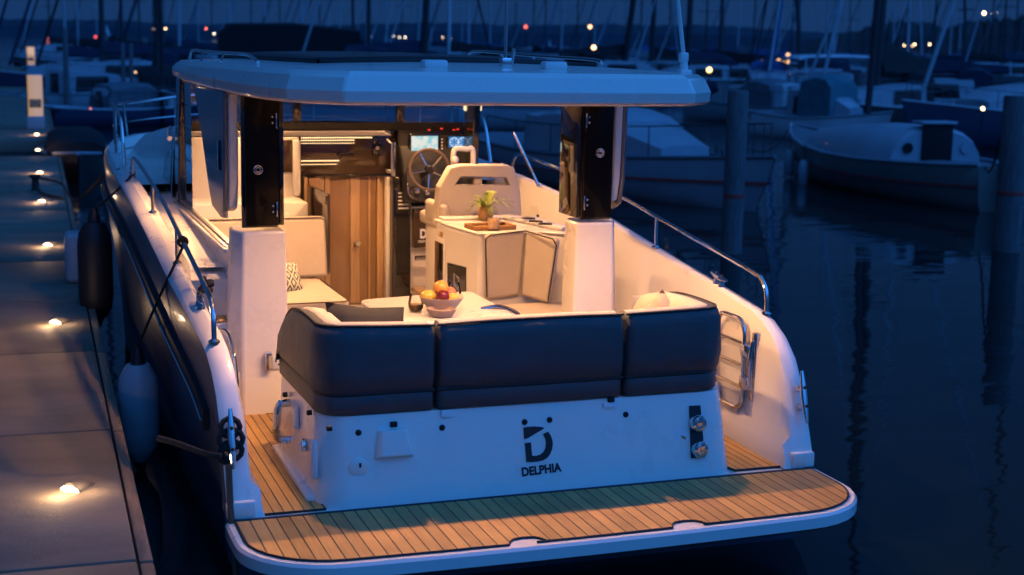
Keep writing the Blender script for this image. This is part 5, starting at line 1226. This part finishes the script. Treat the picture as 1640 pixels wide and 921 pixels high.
for a_,b_,lab in ((Vector((6.52,9.97,1.55)),bowA+Vector((-.5,.2,1.0)),'mooring line from the red banded grey piling to the white bow'),(Vector((10.3,9.5,1.5)),sB+Vector((.0,.3,.75)),'mooring line from the right edge piling to the grey boat'),(bowA+Vector((.0,.1,1.0)),bowA+Vector((6,9,.9)),'slack line running from the white bow back to the boats behind')):
    m = MB(); m.tube(smoothpath([a_,(a_*2+b_)/3-Vector((0,0,.22)),(a_+b_*2)/3-Vector((0,0,.22)),b_],5),.016,6); tag(m.put('mooring_line',ROPE,None),lab,'rope')
# hoisted dark sail and tiny far sails
c = P(1165,150,Z=0)
def far_sail(px,py,w,h,label,dist,mat):
    d = ROT @ Vector((px-CX,py-CY,F)); t = dist/Vector((d.x,d.y,0)).length; p = CAM+d*t; s = dist/F
    o = thing('far_sailing_boat',label,'sailing boat',(p.x,p.y,0)); h*=s; w*=s
    m = MB(); m.loft([[(-w*.9,-.3,.0),(w*.9,-.3,.0),(w*1.1,-.3,.7),(-w*1.0,-.3,.7)],[(-w*.9,.5,.0),(w*.9,.5,.0),(w*1.1,.5,.7),(-w*1.0,.5,.7)]]); m.put('hull',HUL['white'],o)
    m = MB(); m.prism([(-w*.15,0,1.0),(w*.95,0,1.0),(-w*.05,0,1.0+h)],(0,.12,0)); m.put('sail',mat,o)
SAILW = pmat('white_sail',(.8,.8,.85),.7)
far_sail(171,57,8,26,'tiny far boat with white sail at left on open water',420,SAILW)
far_sail(880,62,4,15,'tiny far boat with small sail right of the red harbour light',500,SAILW)
tS = [o for o in C.objects if o.get('label','').startswith('yacht behind the roof corner')][0]
m = MB(); m.prism([(0.0,.55,1.5),(1.35,.3,1.6),(.25,.5,7.0)],(0.04,.05,0)); m.put('sail',pmat('dark_sail',(.03,.035,.05),.8),tS)
# crossing pontoon behind the pilings at left
m = MB(); a = P(90,118,Z=.5)
pt = thing('far_pontoon','long low far pontoon crossing behind the bow','pontoon',(a.x,a.y,0)); m = MB(); m.box(-2,60,-1,1,.1,.55,bev=.03); m.put('pontoon_deck',CONC,pt)

# ---- sky: dusk, the afterglow lies behind the camera
wd = bpy.data.worlds.new('World'); sc.world = wd; wd.use_nodes = True; nt = wd.node_tree; nt.nodes.clear(); N = nt.nodes.new; L = nt.links.new
out = N('ShaderNodeOutputWorld'); bg = N('ShaderNodeBackground'); tc = N('ShaderNodeTexCoord')
vd = ROT @ Vector((0,0,1)); back = Vector((.60,-.72,.85)).normalized()
dp = N('ShaderNodeVectorMath'); dp.operation = 'DOT_PRODUCT'; dp.inputs[1].default_value = back; L(tc.outputs['Generated'],dp.inputs[0])
mr = N('ShaderNodeMapRange'); mr.inputs['From Min'].default_value = .15; mr.inputs['From Max'].default_value = .95; mr.interpolation_type = 'SMOOTHSTEP'; L(dp.outputs['Value'],mr.inputs['Value'])
sz = N('ShaderNodeSeparateXYZ'); L(tc.outputs['Generated'],sz.inputs[0])
zr = N('ShaderNodeValToRGB'); ze = zr.color_ramp.elements; ze[0].position = .10; ze[0].color = (.10,.10,.10,1); ze[1].position = .97; ze[1].color = (.45,.45,.45,1)
for p_,v_ in ((.42,1.0),(.70,1.0)): q = ze.new(p_); q.color = (v_,v_,v_,1)
L(sz.outputs['Z'],zr.inputs[0])
gm = N('ShaderNodeMath'); gm.operation = 'MULTIPLY'; L(mr.outputs[0],gm.inputs[0]); L(zr.outputs[0],gm.inputs[1])
cr_ = N('ShaderNodeMix'); cr_.data_type = 'RGBA'; cr_.inputs['A'].default_value = (.0080,.038,.132,1); cr_.inputs['B'].default_value = (.066,.46,1.66,1); L(gm.outputs[0],cr_.inputs['Factor'])
sk = N('ShaderNodeTexSky'); sk.sky_type = 'NISHITA'; sk.sun_disc = False; sk.sun_elevation = R_(-3); sk.sun_rotation = math.atan2(back.x,back.y)
ml = N('ShaderNodeMix'); ml.data_type = 'RGBA'; ml.blend_type = 'MULTIPLY'; ml.inputs['Factor'].default_value = 1; ml.inputs['B'].default_value = (.10,.22,.5,1); L(sk.outputs[0],ml.inputs['A'])
ad = N('ShaderNodeMix'); ad.data_type = 'RGBA'; ad.blend_type = 'ADD'; ad.inputs['Factor'].default_value = .05; L(cr_.outputs['Result'],ad.inputs['A']); L(ml.outputs['Result'],ad.inputs['B'])
L(ad.outputs['Result'],bg.inputs[0]); bg.inputs[1].default_value = 1; L(bg.outputs[0],out.inputs[0])

sc.view_settings.view_transform = 'Standard'; sc.view_settings.look = 'None'; sc.view_settings.gamma = 1; sc.view_settings.exposure = 0
sc.render.engine = 'CYCLES'; sc.cycles.use_denoising = True; sc.cycles.max_bounces = 8; sc.cycles.transparent_max_bounces = 16
sc.cycles.sample_clamp_indirect = 4; sc.cycles.sample_clamp_direct = 0
sc.cycles.caustics_reflective = False; sc.cycles.caustics_refractive = False
